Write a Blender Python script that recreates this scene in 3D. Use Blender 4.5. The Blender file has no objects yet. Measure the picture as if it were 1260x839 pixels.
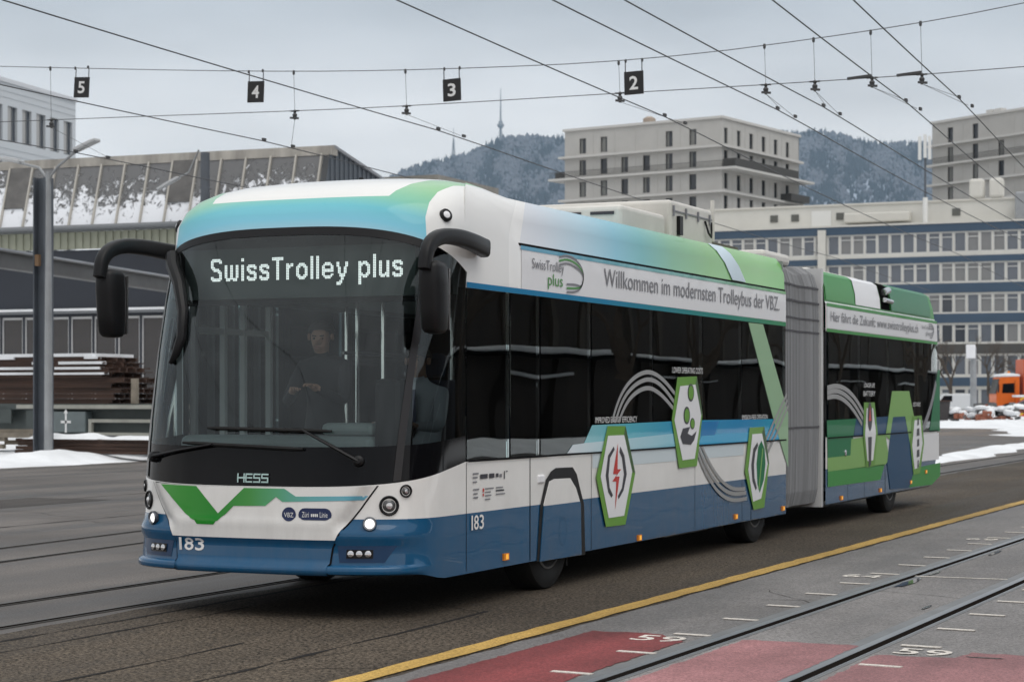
import bpy, bmesh, math, random
from mathutils import Vector, Matrix

scene = bpy.context.scene
R = math.radians
random.seed(7)

# ------------------------------------------------------------------ camera
CAM = Vector((7.931, -13.0, 1.65))
cam_data = bpy.data.cameras.new('camera')
cam = bpy.data.objects.new('camera', cam_data)
scene.collection.objects.link(cam)
cam.location = CAM
cam.rotation_euler = (R(90), 0, R(23.984))
cam_data.lens = 70.0
cam_data.sensor_width = 36.0
cam_data.shift_y = 70.5 / 1260.0
cam_data.clip_start = 0.1
cam_data.clip_end = 20000
cam_data.dof.use_dof = True
cam_data.dof.focus_distance = 16.0
cam_data.dof.aperture_fstop = 4.5
scene.camera = cam

# ------------------------------------------------------------------ sky, sun, exposure
SUN_EL, SUN_ROT = R(62), R(128)
world = bpy.data.worlds.new('World')
scene.world = world
world.use_nodes = True
nt = world.node_tree
nt.nodes.clear()
w_out = nt.nodes.new('ShaderNodeOutputWorld')
w_bg = nt.nodes.new('ShaderNodeBackground')
w_bg.inputs['Strength'].default_value = 0.1
w_sky = nt.nodes.new('ShaderNodeTexSky')
w_sky.sky_type = 'NISHITA'
w_sky.sun_disc = False
w_sky.sun_elevation = SUN_EL
w_sky.sun_rotation = SUN_ROT
w_sky.air_density = 1.0
w_sky.dust_density = 3.0
w_tc = nt.nodes.new('ShaderNodeTexCoord')
w_map = nt.nodes.new('ShaderNodeMapping')
w_map.inputs['Scale'].default_value = (1.0, 1.0, 3.6)
w_noise = nt.nodes.new('ShaderNodeTexNoise')                # soft unevenness of the stratus
w_noise.inputs['Scale'].default_value = 4.5
w_noise.inputs['Detail'].default_value = 5.0
w_noise.inputs['Roughness'].default_value = 0.5
w_var = nt.nodes.new('ShaderNodeMapRange')
w_var.inputs['From Min'].default_value = 0.3
w_var.inputs['From Max'].default_value = 0.7
w_var.inputs['To Min'].default_value = 8.1
w_var.inputs['To Max'].default_value = 11.6
w_sep = nt.nodes.new('ShaderNodeSeparateXYZ')
w_ramp = nt.nodes.new('ShaderNodeValToRGB')                 # overcast sky: pale at the horizon, brightest overhead
els = w_ramp.color_ramp.elements
els.new(0.1); els.new(0.2); els.new(0.45)
for e, (p, c) in zip(els, ((0.0, (1.08, 1.03, 0.98)), (0.09, (0.90, 0.865, 0.835)), (0.19, (0.50, 0.525, 0.555)), (0.45, (0.72, 0.74, 0.77)), (1.0, (1.12, 1.12, 1.10)))):
    e.position = p
    e.color = (*c, 1)
w_mul = nt.nodes.new('ShaderNodeVectorMath')
w_mul.operation = 'SCALE'
w_mix = nt.nodes.new('ShaderNodeMix')
w_mix.data_type = 'RGBA'
w_mix.inputs['Factor'].default_value = 0.95                 # thick cloud over the clear sky
L = nt.links.new
L(w_tc.outputs['Generated'], w_map.inputs['Vector'])
L(w_map.outputs['Vector'], w_noise.inputs['Vector'])
L(w_noise.outputs['Fac'], w_var.inputs['Value'])
L(w_tc.outputs['Generated'], w_sep.inputs[0])
L(w_sep.outputs['Z'], w_ramp.inputs['Fac'])
L(w_ramp.outputs['Color'], w_mul.inputs[0])
L(w_var.outputs['Result'], w_mul.inputs['Scale'])
L(w_sky.outputs['Color'], w_mix.inputs['A'])
L(w_mul.outputs['Vector'], w_mix.inputs['B'])
L(w_mix.outputs['Result'], w_bg.inputs['Color'])
L(w_bg.outputs['Background'], w_out.inputs['Surface'])

sun_data = bpy.data.lights.new('sun', 'SUN')
sun_data.energy = 1.2
sun_data.angle = R(50)
sun_data.color = (1.0, 0.96, 0.91)
sun = bpy.data.objects.new('sun', sun_data)
scene.collection.objects.link(sun)
sun.rotation_euler = (R(90) - SUN_EL, 0, R(52))
sun.location = (0, 0, 60)

scene.view_settings.view_transform = 'Standard'
scene.view_settings.look = 'None'
scene.view_settings.exposure = 0.14
scene.view_settings.gamma = 1.0
scene.view_settings.use_curve_mapping = False
scene.cycles.use_denoising = True
scene.cycles.max_bounces = 8
scene.cycles.transparent_max_bounces = 14
scene.cycles.volume_bounces = 1
scene.cycles.caustics_reflective = False
scene.cycles.caustics_refractive = False

# ------------------------------------------------------------------ materials
MATS = {}
def mat(name, col, rough=0.5, metal=0.0, spec=0.5, var=0.0, vscale=3.0, bump=0.0, bscale=20.0,
        stretch=(1, 1, 1), coat=0.0, wave=0.0, wscale=1.2, emit=None, estr=0.0):
    if name in MATS:
        return MATS[name]
    m = bpy.data.materials.new(name)
    m.use_nodes = True
    t = m.node_tree
    b = t.nodes['Principled BSDF']
    b.inputs['Base Color'].default_value = (*col, 1)
    b.inputs['Roughness'].default_value = rough
    b.inputs['Metallic'].default_value = metal
    b.inputs['Specular IOR Level'].default_value = spec
    if coat:
        b.inputs['Specular IOR Level'].default_value = min(spec, 0.08)
        b.inputs['Coat Weight'].default_value = coat
        b.inputs['Coat Roughness'].default_value = 0.02
    if emit:
        b.inputs['Emission Color'].default_value = (*emit, 1)
        b.inputs['Emission Strength'].default_value = estr
    if var or bump or wave:
        tc = t.nodes.new('ShaderNodeTexCoord')
        mp = t.nodes.new('ShaderNodeMapping')
        mp.inputs['Scale'].default_value = stretch
        t.links.new(tc.outputs['Object'], mp.inputs['Vector'])
    if var:
        n = t.nodes.new('ShaderNodeTexNoise')
        n.inputs['Scale'].default_value = vscale
        n.inputs['Detail'].default_value = 6
        n.inputs['Roughness'].default_value = 0.62
        t.links.new(mp.outputs['Vector'], n.inputs['Vector'])
        r = t.nodes.new('ShaderNodeMapRange')
        r.inputs['From Min'].default_value = 0.28
        r.inputs['From Max'].default_value = 0.72
        r.inputs['To Min'].default_value = 1 - var
        r.inputs['To Max'].default_value = 1 + var
        t.links.new(n.outputs['Fac'], r.inputs['Value'])
        v = t.nodes.new('ShaderNodeVectorMath')
        v.operation = 'SCALE'
        v.inputs[0].default_value = col
        t.links.new(r.outputs['Result'], v.inputs['Scale'])
        t.links.new(v.outputs['Vector'], b.inputs['Base Color'])
    last = None
    for amt, sc, dist in ((bump, bscale, 0.01), (wave, wscale, 0.05)):
        if amt:
            n = t.nodes.new('ShaderNodeTexNoise')
            n.inputs['Scale'].default_value = sc
            n.inputs['Detail'].default_value = 4 if dist < 0.02 else 1
            t.links.new(mp.outputs['Vector'], n.inputs['Vector'])
            bp = t.nodes.new('ShaderNodeBump')
            bp.inputs['Strength'].default_value = amt
            bp.inputs['Distance'].default_value = dist
            t.links.new(n.outputs['Fac'], bp.inputs['Height'])
            if last:
                t.links.new(last.outputs['Normal'], bp.inputs['Normal'])
            last = bp
            t.links.new(bp.outputs['Normal'], b.inputs['Normal'])
            if coat:
                t.links.new(bp.outputs['Normal'], b.inputs['Coat Normal'])
    MATS[name] = m
    return m

def glass(name, tint, base=0.02, wave=0.0, wscale=0.8, ior=1.5):
    """thin pane: tinted see-through plus a Fresnel reflection"""
    if name in MATS:
        return MATS[name]
    m = bpy.data.materials.new(name)
    m.use_nodes = True
    t = m.node_tree
    t.nodes.clear()
    o = t.nodes.new('ShaderNodeOutputMaterial')
    tr = t.nodes.new('ShaderNodeBsdfTransparent')
    tr.inputs['Color'].default_value = (*tint, 1)
    gl = t.nodes.new('ShaderNodeBsdfGlossy')
    gl.inputs['Roughness'].default_value = 0.0
    gl.inputs['Color'].default_value = (0.92, 0.97, 0.97, 1)
    fr = t.nodes.new('ShaderNodeFresnel')
    fr.inputs['IOR'].default_value = ior
    ad = t.nodes.new('ShaderNodeMath')
    ad.operation = 'ADD'
    ad.use_clamp = True
    ad.inputs[1].default_value = base
    mx = t.nodes.new('ShaderNodeMixShader')
    t.links.new(fr.outputs['Fac'], ad.inputs[0])
    t.links.new(ad.outputs['Value'], mx.inputs['Fac'])
    t.links.new(tr.outputs['BSDF'], mx.inputs[1])
    t.links.new(gl.outputs['BSDF'], mx.inputs[2])
    t.links.new(mx.outputs['Shader'], o.inputs['Surface'])
    if wave:
        tc = t.nodes.new('ShaderNodeTexCoord')
        n = t.nodes.new('ShaderNodeTexNoise')
        n.inputs['Scale'].default_value = wscale
        n.inputs['Detail'].default_value = 1
        t.links.new(tc.outputs['Object'], n.inputs['Vector'])
        bp = t.nodes.new('ShaderNodeBump')
        bp.inputs['Strength'].default_value = wave
        bp.inputs['Distance'].default_value = 0.05
        t.links.new(n.outputs['Fac'], bp.inputs['Height'])
        t.links.new(bp.outputs['Normal'], gl.inputs['Normal'])
    MATS[name] = m
    return m

def ramp_mat(name, axis, stops, rough=0.25, coat=0.4, wave=0.0):
    """printed foil whose colour runs along one axis of the vehicle: stops = [(metres, colour)]"""
    if name in MATS:
        return MATS[name]
    m = mat(name, stops[0][1], rough, coat=coat, wave=wave)
    t = m.node_tree
    b = t.nodes['Principled BSDF']
    tc = t.nodes.new('ShaderNodeTexCoord')
    sx = t.nodes.new('ShaderNodeSeparateXYZ')
    mr = t.nodes.new('ShaderNodeMapRange')
    lo, hi = stops[0][0], stops[-1][0]
    mr.inputs['From Min'].default_value = lo
    mr.inputs['From Max'].default_value = hi
    cr = t.nodes.new('ShaderNodeValToRGB')
    els = cr.color_ramp.elements
    while len(els) < len(stops):
        els.new(0.5)
    for e, (p, c) in zip(els, stops):
        e.position = (p - lo) / (hi - lo)
        e.color = (*c, 1)
    t.links.new(tc.outputs['Object'], sx.inputs[0])
    t.links.new(sx.outputs[axis], mr.inputs['Value'])
    t.links.new(mr.outputs['Result'], cr.inputs['Fac'])
    t.links.new(cr.outputs['Color'], b.inputs['Base Color'])
    return m

# ------------------------------------------------------------------ mesh helpers
WLOC = {}
def wl(o):
    return WLOC.get(o.name, Vector((0, 0, 0))) if o else Vector((0, 0, 0))

def tag(o, label=None, cat=None, group=None, kind=None):
    if label: o['label'] = label
    if cat: o['category'] = cat
    if group: o['group'] = group
    if kind: o['kind'] = kind
    return o

def empty(name, loc=(0, 0, 0), rz=0.0, label=None, cat=None, group=None, parent=None):
    o = bpy.data.objects.new(name, None)
    scene.collection.objects.link(o)
    o.empty_display_size = 0.2
    if parent:
        o.parent = parent
        o.location = Vector(loc) - wl(parent)
    else:
        o.location = loc
    o.rotation_euler = (0, 0, rz)
    WLOC[o.name] = Vector(loc) if rz == 0.0 else Vector((0, 0, 0))
    return tag(o, label, cat, group)

def link_mesh(name, me, parent=None, loc=None):
    o = bpy.data.objects.new(name, me)
    scene.collection.objects.link(o)
    if parent:
        o.parent = parent
        o.location = (-wl(parent)) if loc is None else loc
    elif loc is not None:
        o.location = loc
    WLOC[o.name] = Vector((0, 0, 0))
    return o

class MB:
    """collects shapes for one mesh object"""
    def __init__(self):
        self.v = []; self.f = []; self.mi = []; self.cur = 0
    def add(self, vs, fs):
        k = len(self.v)
        self.v += [tuple(p) for p in vs]
        for f in fs:
            self.f.append(tuple(i + k for i in f)); self.mi.append(self.cur)
        return self
    def box(self, x0, x1, y0, y1, z0, z1):
        vs = [(x, y, z) for z in (z0, z1) for y in (y0, y1) for x in (x0, x1)]
        return self.add(vs, [(0, 2, 3, 1), (4, 5, 7, 6), (0, 1, 5, 4), (2, 6, 7, 3), (0, 4, 6, 2), (1, 3, 7, 5)])
    def obox(self, c, ax, ay, az):
        c = Vector(c); ax = Vector(ax); ay = Vector(ay); az = Vector(az)
        vs = [c + ax * i + ay * j + az * k for k in (-1, 1) for j in (-1, 1) for i in (-1, 1)]
        return self.add(vs, [(0, 2, 3, 1), (4, 5, 7, 6), (0, 1, 5, 4), (2, 6, 7, 3), (0, 4, 6, 2), (1, 3, 7, 5)])
    def beam(self, a, b, w, h, up=(0, 0, 1)):
        a = Vector(a); b = Vector(b); d = b - a
        s = d.cross(Vector(up)).normalized(); u = s.cross(d).normalized()
        return self.obox((a + b) / 2, d / 2, s * w / 2, u * h / 2)
    def tube(self, pts, r, n=8, cap=True, sy=1.0):
        pts = [Vector(p) for p in pts]
        rs = r if isinstance(r, (list, tuple)) else [r] * len(pts)
        vs = []; fs = []
        prev = None
        for i, p in enumerate(pts):
            d = (pts[min(i + 1, len(pts) - 1)] - pts[max(i - 1, 0)]).normalized()
            if prev is None:
                ref = Vector((0, 0, 1)) if abs(d.z) < 0.9 else Vector((1, 0, 0))
                s = d.cross(ref).normalized()
            else:
                s = (prev - d * prev.dot(d)).normalized()
            prev = s
            u = d.cross(s)
            for k in range(n):
                a = 2 * math.pi * k / n
                vs.append(p + s * math.cos(a) * rs[i] + u * math.sin(a) * rs[i] * sy)
        for i in range(len(pts) - 1):
            for k in range(n):
                fs.append((i * n + k, i * n + (k + 1) % n, (i + 1) * n + (k + 1) % n, (i + 1) * n + k))
        if cap:
            fs.append(tuple(range(n))[::-1]); fs.append(tuple((len(pts) - 1) * n + k for k in range(n)))
        return self.add(vs, fs)
    def lathe(self, c, axis, prof, n=24):
        """prof = [(distance along axis, radius)]"""
        c = Vector(c); d = Vector(axis).normalized()
        ref = Vector((0, 0, 1)) if abs(d.z) < 0.9 else Vector((1, 0, 0))
        s = d.cross(ref).normalized(); u = d.cross(s)
        vs = []; fs = []
        for (t, r) in prof:
            for k in range(n):
                a = 2 * math.pi * k / n
                vs.append(c + d * t + (s * math.cos(a) + u * math.sin(a)) * r)
        for i in range(len(prof) - 1):
            for k in range(n):
                fs.append((i * n + k, i * n + (k + 1) % n, (i + 1) * n + (k + 1) % n, (i + 1) * n + k))
        fs.append(tuple(range(n))[::-1]); fs.append(tuple((len(prof) - 1) * n + k for k in range(n)))
        return self.add(vs, fs)
    def poly(self, pts):
        return self.add(pts, [tuple(range(len(pts)))])
    def prism(self, pts, d):
        """polygon pts pushed along d"""
        n = len(pts); d = Vector(d)
        vs = [Vector(p) for p in pts] + [Vector(p) + d for p in pts]
        fs = [tuple(range(n)), tuple(range(2 * n - 1, n - 1, -1))]
        fs += [(i, (i + 1) % n, n + (i + 1) % n, n + i) for i in range(n)]
        return self.add(vs, fs)
    def mesh(self, name, mats, smooth=False, sharp=35):
        me = bpy.data.meshes.new(name)
        me.from_pydata(self.v, [], self.f)
        for m in (mats if isinstance(mats, (list, tuple)) else [mats]):
            me.materials.append(m)
        me.polygons.foreach_set('material_index', self.mi)
        bm = bmesh.new(); bm.from_mesh(me)
        bmesh.ops.recalc_face_normals(bm, faces=bm.faces)
        bm.to_mesh(me); bm.free()
        if smooth:
            me.shade_smooth()
            me.set_sharp_from_angle(angle=R(sharp))
        me.update()
        return me
    def build(self, name, mats, parent=None, smooth=False, loc=None, sharp=35):
        return link_mesh(name, self.mesh(name, mats, smooth, sharp), parent, loc)

def copy_tree(o, parent=None):
    c = o.copy()
    scene.collection.objects.link(c)
    c.parent = parent
    for ch in o.children:
        copy_tree(ch, c)
    return c

def bevel_mod(o, w=0.01, seg=2):
    m = o.modifiers.new('bevel', 'BEVEL'); m.width = w; m.segments = seg; m.limit_method = 'ANGLE'
    return o

def text_shape(s, width, height, bold=0.0):
    """outline letters as (points, faces), fitted into width x height, lower left at 0,0"""
    cu = bpy.data.curves.new('lettering', 'FONT')
    cu.body = s
    cu.resolution_u = 3
    cu.offset = bold
    o = bpy.data.objects.new('lettering', cu)
    scene.collection.objects.link(o)
    bpy.context.view_layer.update()
    me = bpy.data.meshes.new_from_object(o.evaluated_get(bpy.context.evaluated_depsgraph_get()))
    vs = [(v.co.x, v.co.y) for v in me.vertices]
    fs = [tuple(p.vertices) for p in me.polygons]
    bpy.data.objects.remove(o); bpy.data.curves.remove(cu); bpy.data.meshes.remove(me)
    x0 = min(v[0] for v in vs); x1 = max(v[0] for v in vs)
    y0 = min(v[1] for v in vs); y1 = max(v[1] for v in vs)
    return [((x - x0) / (x1 - x0) * width, (y - y0) / (y1 - y0) * height) for x, y in vs], fs

def lettering(name, s, width, height, place, m, parent, bold=0.0, words=False):
    vs, fs = text_shape(s, width, height, bold)
    if not words:
        return MB().add([place(u, v) for u, v in vs], fs).build(name, m, parent)
    fs = sorted(fs, key=lambda f: min(vs[i][0] for i in f))
    groups = []; right = -1e9
    for f in fs:                                 # a gap as wide as a space starts a new word
        lo = min(vs[i][0] for i in f); hi = max(vs[i][0] for i in f)
        if lo > right + height * .17: groups.append([])
        groups[-1].append(f); right = max(right, hi)
    for g in groups:
        ids = sorted({i for f in g for i in f}); k = {q: n for n, q in enumerate(ids)}
        MB().add([place(*vs[i]) for i in ids], [tuple(k[i] for i in f) for f in g]).build(name, m, parent)

def holed_wall(W, H, holes, depth, x0=0.0, z0=0.0):
    """wall in the local x-z plane (outside = -y) with real openings and their reveals"""
    b = MB()
    xs = sorted({x0, x0 + W} | {h[0] for h in holes} | {h[1] for h in holes})
    zs = sorted({z0, z0 + H} | {h[2] for h in holes} | {h[3] for h in holes})
    hs = set()
    for h in holes:
        for i in range(len(xs) - 1):
            for k in range(len(zs) - 1):
                if xs[i] >= h[0] - 1e-6 and xs[i + 1] <= h[1] + 1e-6 and zs[k] >= h[2] - 1e-6 and zs[k + 1] <= h[3] + 1e-6:
                    hs.add((i, k))
    for k in range(len(zs) - 1):
        i = 0
        while i < len(xs) - 1:
            if (i, k) in hs:
                i += 1; continue
            j = i
            while j < len(xs) - 1 and (j, k) not in hs:
                j += 1
            b.poly([(xs[i], 0, zs[k]), (xs[j], 0, zs[k]), (xs[j], 0, zs[k + 1]), (xs[i], 0, zs[k + 1])])
            i = j
    for (a, c, d, e) in holes:
        b.poly([(a, 0, d), (c, 0, d), (c, depth, d), (a, depth, d)])
        b.poly([(a, 0, e), (c, 0, e), (c, depth, e), (a, depth, e)])
        b.poly([(a, 0, d), (a, 0, e), (a, depth, e), (a, depth, d)])
        b.poly([(c, 0, d), (c, 0, e), (c, depth, e), (c, depth, d)])
    return b

# ================================================================== the setting
def tarmac(name, col, grain=0.35, streak=0.35, rough=0.6, wet=0.0, patch=0.18, gscale=55.0):
    m = mat(name, col, rough, spec=.16)
    t = m.node_tree; b = t.nodes['Principled BSDF']
    tc = t.nodes.new('ShaderNodeTexCoord')
    def noise(scale, st, det=5, ro=0.6):
        mp = t.nodes.new('ShaderNodeMapping'); mp.inputs['Scale'].default_value = st
        n = t.nodes.new('ShaderNodeTexNoise')
        n.inputs['Scale'].default_value = scale; n.inputs['Detail'].default_value = det; n.inputs['Roughness'].default_value = ro
        t.links.new(tc.outputs['Object'], mp.inputs['Vector']); t.links.new(mp.outputs['Vector'], n.inputs['Vector'])
        return n
    def rng(n, lo, hi, a, c):
        r = t.nodes.new('ShaderNodeMapRange')
        r.inputs['From Min'].default_value = lo; r.inputs['From Max'].default_value = hi
        r.inputs['To Min'].default_value = a; r.inputs['To Max'].default_value = c
        t.links.new(n.outputs['Fac'], r.inputs['Value']); return r
    def mul(a, c):
        x = t.nodes.new('ShaderNodeMath'); x.operation = 'MULTIPLY'
        t.links.new(a.outputs[0], x.inputs[0]); t.links.new(c.outputs[0], x.inputs[1]); return x
    g = noise(gscale, (1, 1, 1), 3, 0.8)
    st = noise(0.9, (1.0, 0.045, 1.0), 4, 0.6)
    bl = noise(0.35, (1, 0.5, 1), 5, 0.6)
    pa = noise(0.22, (1, 1, 1), 6, 0.65)
    f = mul(mul(rng(pa, 0.40, 0.60, 1 - patch, 1 + patch * .6), rng(g, 0.38, 0.62, 1 - grain, 1 + grain)), mul(rng(st, 0.35, 0.65, 1 - streak, 1 + streak), rng(bl, 0.3, 0.7, 0.8, 1.18)))
    v = t.nodes.new('ShaderNodeVectorMath'); v.operation = 'SCALE'; v.inputs[0].default_value = col
    t.links.new(f.outputs[0], v.inputs['Scale']); t.links.new(v.outputs['Vector'], b.inputs['Base Color'])
    rr = rng(st, 0.35, 0.62, max(rough - wet, 0.12), rough + 0.12)
    t.links.new(rr.outputs[0], b.inputs['Roughness'])
    bp = t.nodes.new('ShaderNodeBump'); bp.inputs['Strength'].default_value = 0.35; bp.inputs['Distance'].default_value = 0.008
    t.links.new(g.outputs['Fac'], bp.inputs['Height']); t.links.new(bp.outputs['Normal'], b.inputs['Normal'])
    return m

M_SNOW = mat('snow', (0.72, 0.735, 0.755), 0.75, var=0.16, vscale=0.7, bump=0.9, bscale=9.0)
M_DIRTSNOW = mat('dirty_snow', (0.50, 0.50, 0.50), 0.8, var=0.45, vscale=0.09, bump=0.4, bscale=3)
M_ROAD = tarmac('road_tarmac', (0.066, 0.053, 0.040), 0.95, 0.22, 0.75, 0.12, gscale=38)
M_YARD = tarmac('yard_tarmac', (0.105, 0.095, 0.088), 0.42, 0.46, 0.60, 0.22)
M_TRACK = tarmac('track_tarmac', (0.178, 0.168, 0.164), 0.45, 0.26, 0.58, 0.15)
M_WETROAD = tarmac('far_tarmac', (0.115, 0.095, 0.080), 0.3, 0.45, 0.55, 0.15)
M_YELLOW = tarmac('yellow_line_paint', (0.47, 0.30, 0.085), 0.35, 0.30, 0.6)
M_WHITEPAINT = tarmac('white_road_paint', (0.62, 0.58, 0.53), 0.3, 0.2, 0.6)
M_RED = tarmac('red_road_coating', (0.175, 0.042, 0.043), 0.35, 0.30, 0.55, patch=.3)
M_PINK = tarmac('worn_red_coating', (0.24, 0.115, 0.118), 0.35, 0.30, 0.55, patch=.35)
M_STEEL = mat('rail_steel', (0.30, 0.31, 0.33), 0.35, 0.8, var=0.2, vscale=2, stretch=(1, .1, 1))
M_OLDSTEEL = mat('dirty_rail_steel', (0.085, 0.080, 0.075), 0.6, 0.3, var=.3, vscale=2, stretch=(1, .1, 1))
M_GROOVE = mat('groove_shade', (0.012, 0.010, 0.009), 0.95, spec=0.0)  # near-black colour paints the shade of the rail groove on a flat strip
M_BITUMEN = mat('bitumen_joint', (0.130, 0.134, 0.138), 0.5, var=0.2, vscale=2.5)

def sheet(name, x0, x1, y0, y1, z, m, parent=None, kind='structure'):
    o = MB().poly([(x0, y0, z), (x1, y0, z), (x1, y1, z), (x0, y1, z)]).build(name, m, parent)
    if not parent:
        tag(o, kind=kind)
    return o

ground = sheet('ground', -4500, 2500, -250, 6200, -0.012, M_DIRTSNOW)
far_road = sheet('far_road', -21.9, 30, 34.0, 120, -0.004, M_WETROAD)
yard = sheet('yard', -21.9, -0.6, -240, 75, 0.0, M_YARD)
sheet('depot_forecourt', -90, 60, -240, -61, -0.004, M_YARD)
# the bus lane: brown coarse tarmac, ragged joint on both sides
def ragged_strip(name, xa, xb, y0, y1, z, m, parent=None, amp=0.03, step=0.5, slope=0.0):
    b = MB(); n = int((y1 - y0) / step)
    rnd = random.Random(name)
    pts = []
    for i in range(n + 1):
        y = y0 + (y1 - y0) * i / n
        pts.append((xa + rnd.uniform(-amp, amp) + slope * y, xb + rnd.uniform(-amp, amp) + slope * y, y))
    for (a, c, y), (a2, c2, y2) in zip(pts, pts[1:]):
        b.poly([(a, y, z), (c, y, z), (c2, y2, z), (a2, y2, z)])
    o = b.build(name, m, parent)
    if not parent:
        tag(o, kind='structure')
    return o
road = ragged_strip('road', -1.02, 2.9, -240, 75, 0.004, M_ROAD, amp=0.07, step=0.6)
tram_lane = ragged_strip('tram_lane', 2.52, 12.0, -60, 60, 0.008, M_TRACK, amp=0.02, step=0.35, slope=0.006)
ragged_strip('yellow_line', 2.30, 2.475, -60, 60, 0.012, M_YELLOW, tram_lane, amp=0.012, step=0.22, slope=0.006)
M_TAR = mat('tar_seam', (0.022, 0.020, 0.019), 0.8, spec=0.1)
for k, (xa, y0, y1) in enumerate(((-0.75, -12, 4.5), (-0.35, -7, 0.5), (0.85, -9, -1.5), (1.5, -12, 1), (-8.4, -10, 40), (-12.2, -10, 30))):
    ragged_strip('tar_seam', xa, xa + 0.035, y0, y1, 0.0065 if xa > -3 else 0.004, M_TAR, road if xa > -3 else yard, amp=0.02, step=0.4, slope=0.012 * (k % 3 - 1))

# cracks wandering through the old tarmac, and cut-out repairs
def crack(x, y, ang, n, w, z, parent):
    rr = random.Random(x * 31 + y); b = MB(); vs = []
    for k in range(n):
        t = 1 - abs(2 * k / (n - 1) - 1) ** 3
        nx, ny = -math.sin(ang), math.cos(ang); ww = w * t * rr.uniform(.4, 1.3) / 2
        vs += [(x + nx * ww, y + ny * ww, z), (x - nx * ww, y - ny * ww, z)]
        ang += rr.uniform(-.45, .45); x += math.cos(ang) * .16; y += math.sin(ang) * .16
    b.add(vs, [(2 * k, 2 * k + 1, 2 * k + 3, 2 * k + 2) for k in range(n - 1)]).build('crack', M_TAR, parent)
for k in range(13):
    rr = random.Random(100 + k)
    if k % 2: crack(rr.uniform(-.8, 2.0), rr.uniform(-7, 14), rr.choice((1.57, 1.4, .2)), rr.randint(14, 34), .011, .0062, road)
    else: crack(rr.uniform(-14, -2.6), rr.uniform(-4, 16), rr.choice((1.57, 1.7, .1, 2.9)), rr.randint(16, 40), .016, .0042, yard)
for k in range(5):
    rr = random.Random(300 + k)
    crack(rr.uniform(5.0, 7.5) if k % 2 else rr.uniform(2.7, 3.5), rr.uniform(-2, 9), rr.choice((1.57, .1)), rr.randint(8, 22), .009, .0102, tram_lane)
M_REPAIR = tarmac('repair_tarmac', (0.060, 0.054, 0.050), 0.5, 0.2, 0.7)
for x, y, w, l in ((-9.6, 3.5, 1.1, 3.6), (-12.8, 9.0, 1.6, 5.0), (-3.9, 9.5, .8, 6.0), (-7.4, -2.5, .7, 4.0)):
    ragged_strip('repair_patch', x, x + w, y, y + l, .0035, M_REPAIR, yard, amp=.03, step=.4)
# tram rails let into the tarmac: head, flangeway, inner lip, bitumen joint
def tram_rail(x, slope, y0, y1, z, side, label, wide):
    r = empty('tram_rail', (x, y0, z), label=label, cat='rail', group='tram rails in the tarmac')
    def strip(name, a, c, dz, m):
        b = MB()
        n = 24
        ys = [y0 + (y1 - y0) * i / n for i in range(n + 1)]
        for ya, yb in zip(ys, ys[1:]):
            b.add([(x + a + slope * ya, ya, z + dz), (x + c + slope * ya, ya, z + dz), (x + c + slope * yb, yb, z + dz), (x + a + slope * yb, yb, z + dz),
                   (x + a + slope * ya, ya, z - 0.02), (x + c + slope * ya, ya, z - 0.02), (x + c + slope * yb, yb, z - 0.02), (x + a + slope * yb, yb, z - 0.02)],
                  [(0, 1, 2, 3), (0, 3, 7, 4), (1, 5, 6, 2)])
        return b.build(name, m, r)
    if wide:
        strip('bitumen_joint', -0.13, -0.035, 0.003, M_BITUMEN)
        strip('bitumen_joint', 0.104, 0.13, 0.003, M_BITUMEN)
    strip('rail_head', -0.035, 0.025, 0.005, M_STEEL if wide else M_OLDSTEEL)
    strip('flangeway', 0.025, 0.090 if wide else 0.075, 0.0042, M_GROOVE)
    strip('rail_lip', 0.092, 0.104, 0.0048, M_STEEL if wide else M_OLDSTEEL)
    return r
tram_rail(3.70, 0.018, -12, 60, 0.008, 1, 'grooved tram rail nearest the yellow line, edged with bitumen', True)
tram_rail(4.72, 0.018, -12, 60, 0.008, 1, 'grooved tram rail at the lower right, farthest from the bus', True)
tram_rail(-1.28, 0.0, -20, 60, 0.004, 1, 'grooved tram rail running under the bus, nearer of the pair', False)
tram_rail(-2.29, 0.0, -20, 60, 0.004, 1, 'grooved tram rail left of the bus, second from it', False)
tram_rail(-4.70, -0.085, -20, 60, 0.002, 1, 'worn tram rail in the yard, third from the bus', False)
tram_rail(-5.75, -0.085, -20, 60, 0.002, 1, 'worn tram rail in the yard, farthest left', False)

# red coating, scale ticks and their numbers
def red(pts, m):
    # edges frayed by traffic
    rr = random.Random(pts[0][0]); out = []
    for (xa, ya), (xb, yb) in zip(pts, pts[1:] + pts[:1]):
        n = max(2, int(math.hypot(xb - xa, yb - ya) / .07))
        for k in range(n):
            out.append((xa + (xb - xa) * k / n + rr.uniform(-.012, .012), ya + (yb - ya) * k / n + rr.uniform(-.03, .03), 0.0122))
    MB().poly(out).build('red_coating', m, tram_lane)
red([(2.62, -6), (3.50, -6), (3.52, -0.25), (3.20, 0.10), (2.74, 0.08)], M_RED)
red([(3.80, -6), (4.62, -6), (4.66, 0.02), (3.87, 0.0)], M_PINK)
red([(4.86, -6), (6.3, -6), (6.3, -0.05), (5.42, -0.06), (5.36, -0.38), (4.88, -0.40)], M_PINK)
tick = MB().box(-0.135, 0.135, -0.028, 0.028, -0.002, 0.0035).mesh('tick_mark', M_WHITEPAINT)
for i in range(-4, 16):
    y = 0.12 + 1.055 * i
    for xo, sl in ((3.46, .018), (5.05, .018)):
        o = link_mesh('tick_mark', tick, tram_lane, loc=(xo + sl * y, y, 0.0135)); o.rotation_euler.z = -0.10
MB().box(3.86, 4.70, 5.28, 5.33, 0.0105, 0.0135).build('cross_mark', M_WHITEPAINT, tram_lane)
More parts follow.
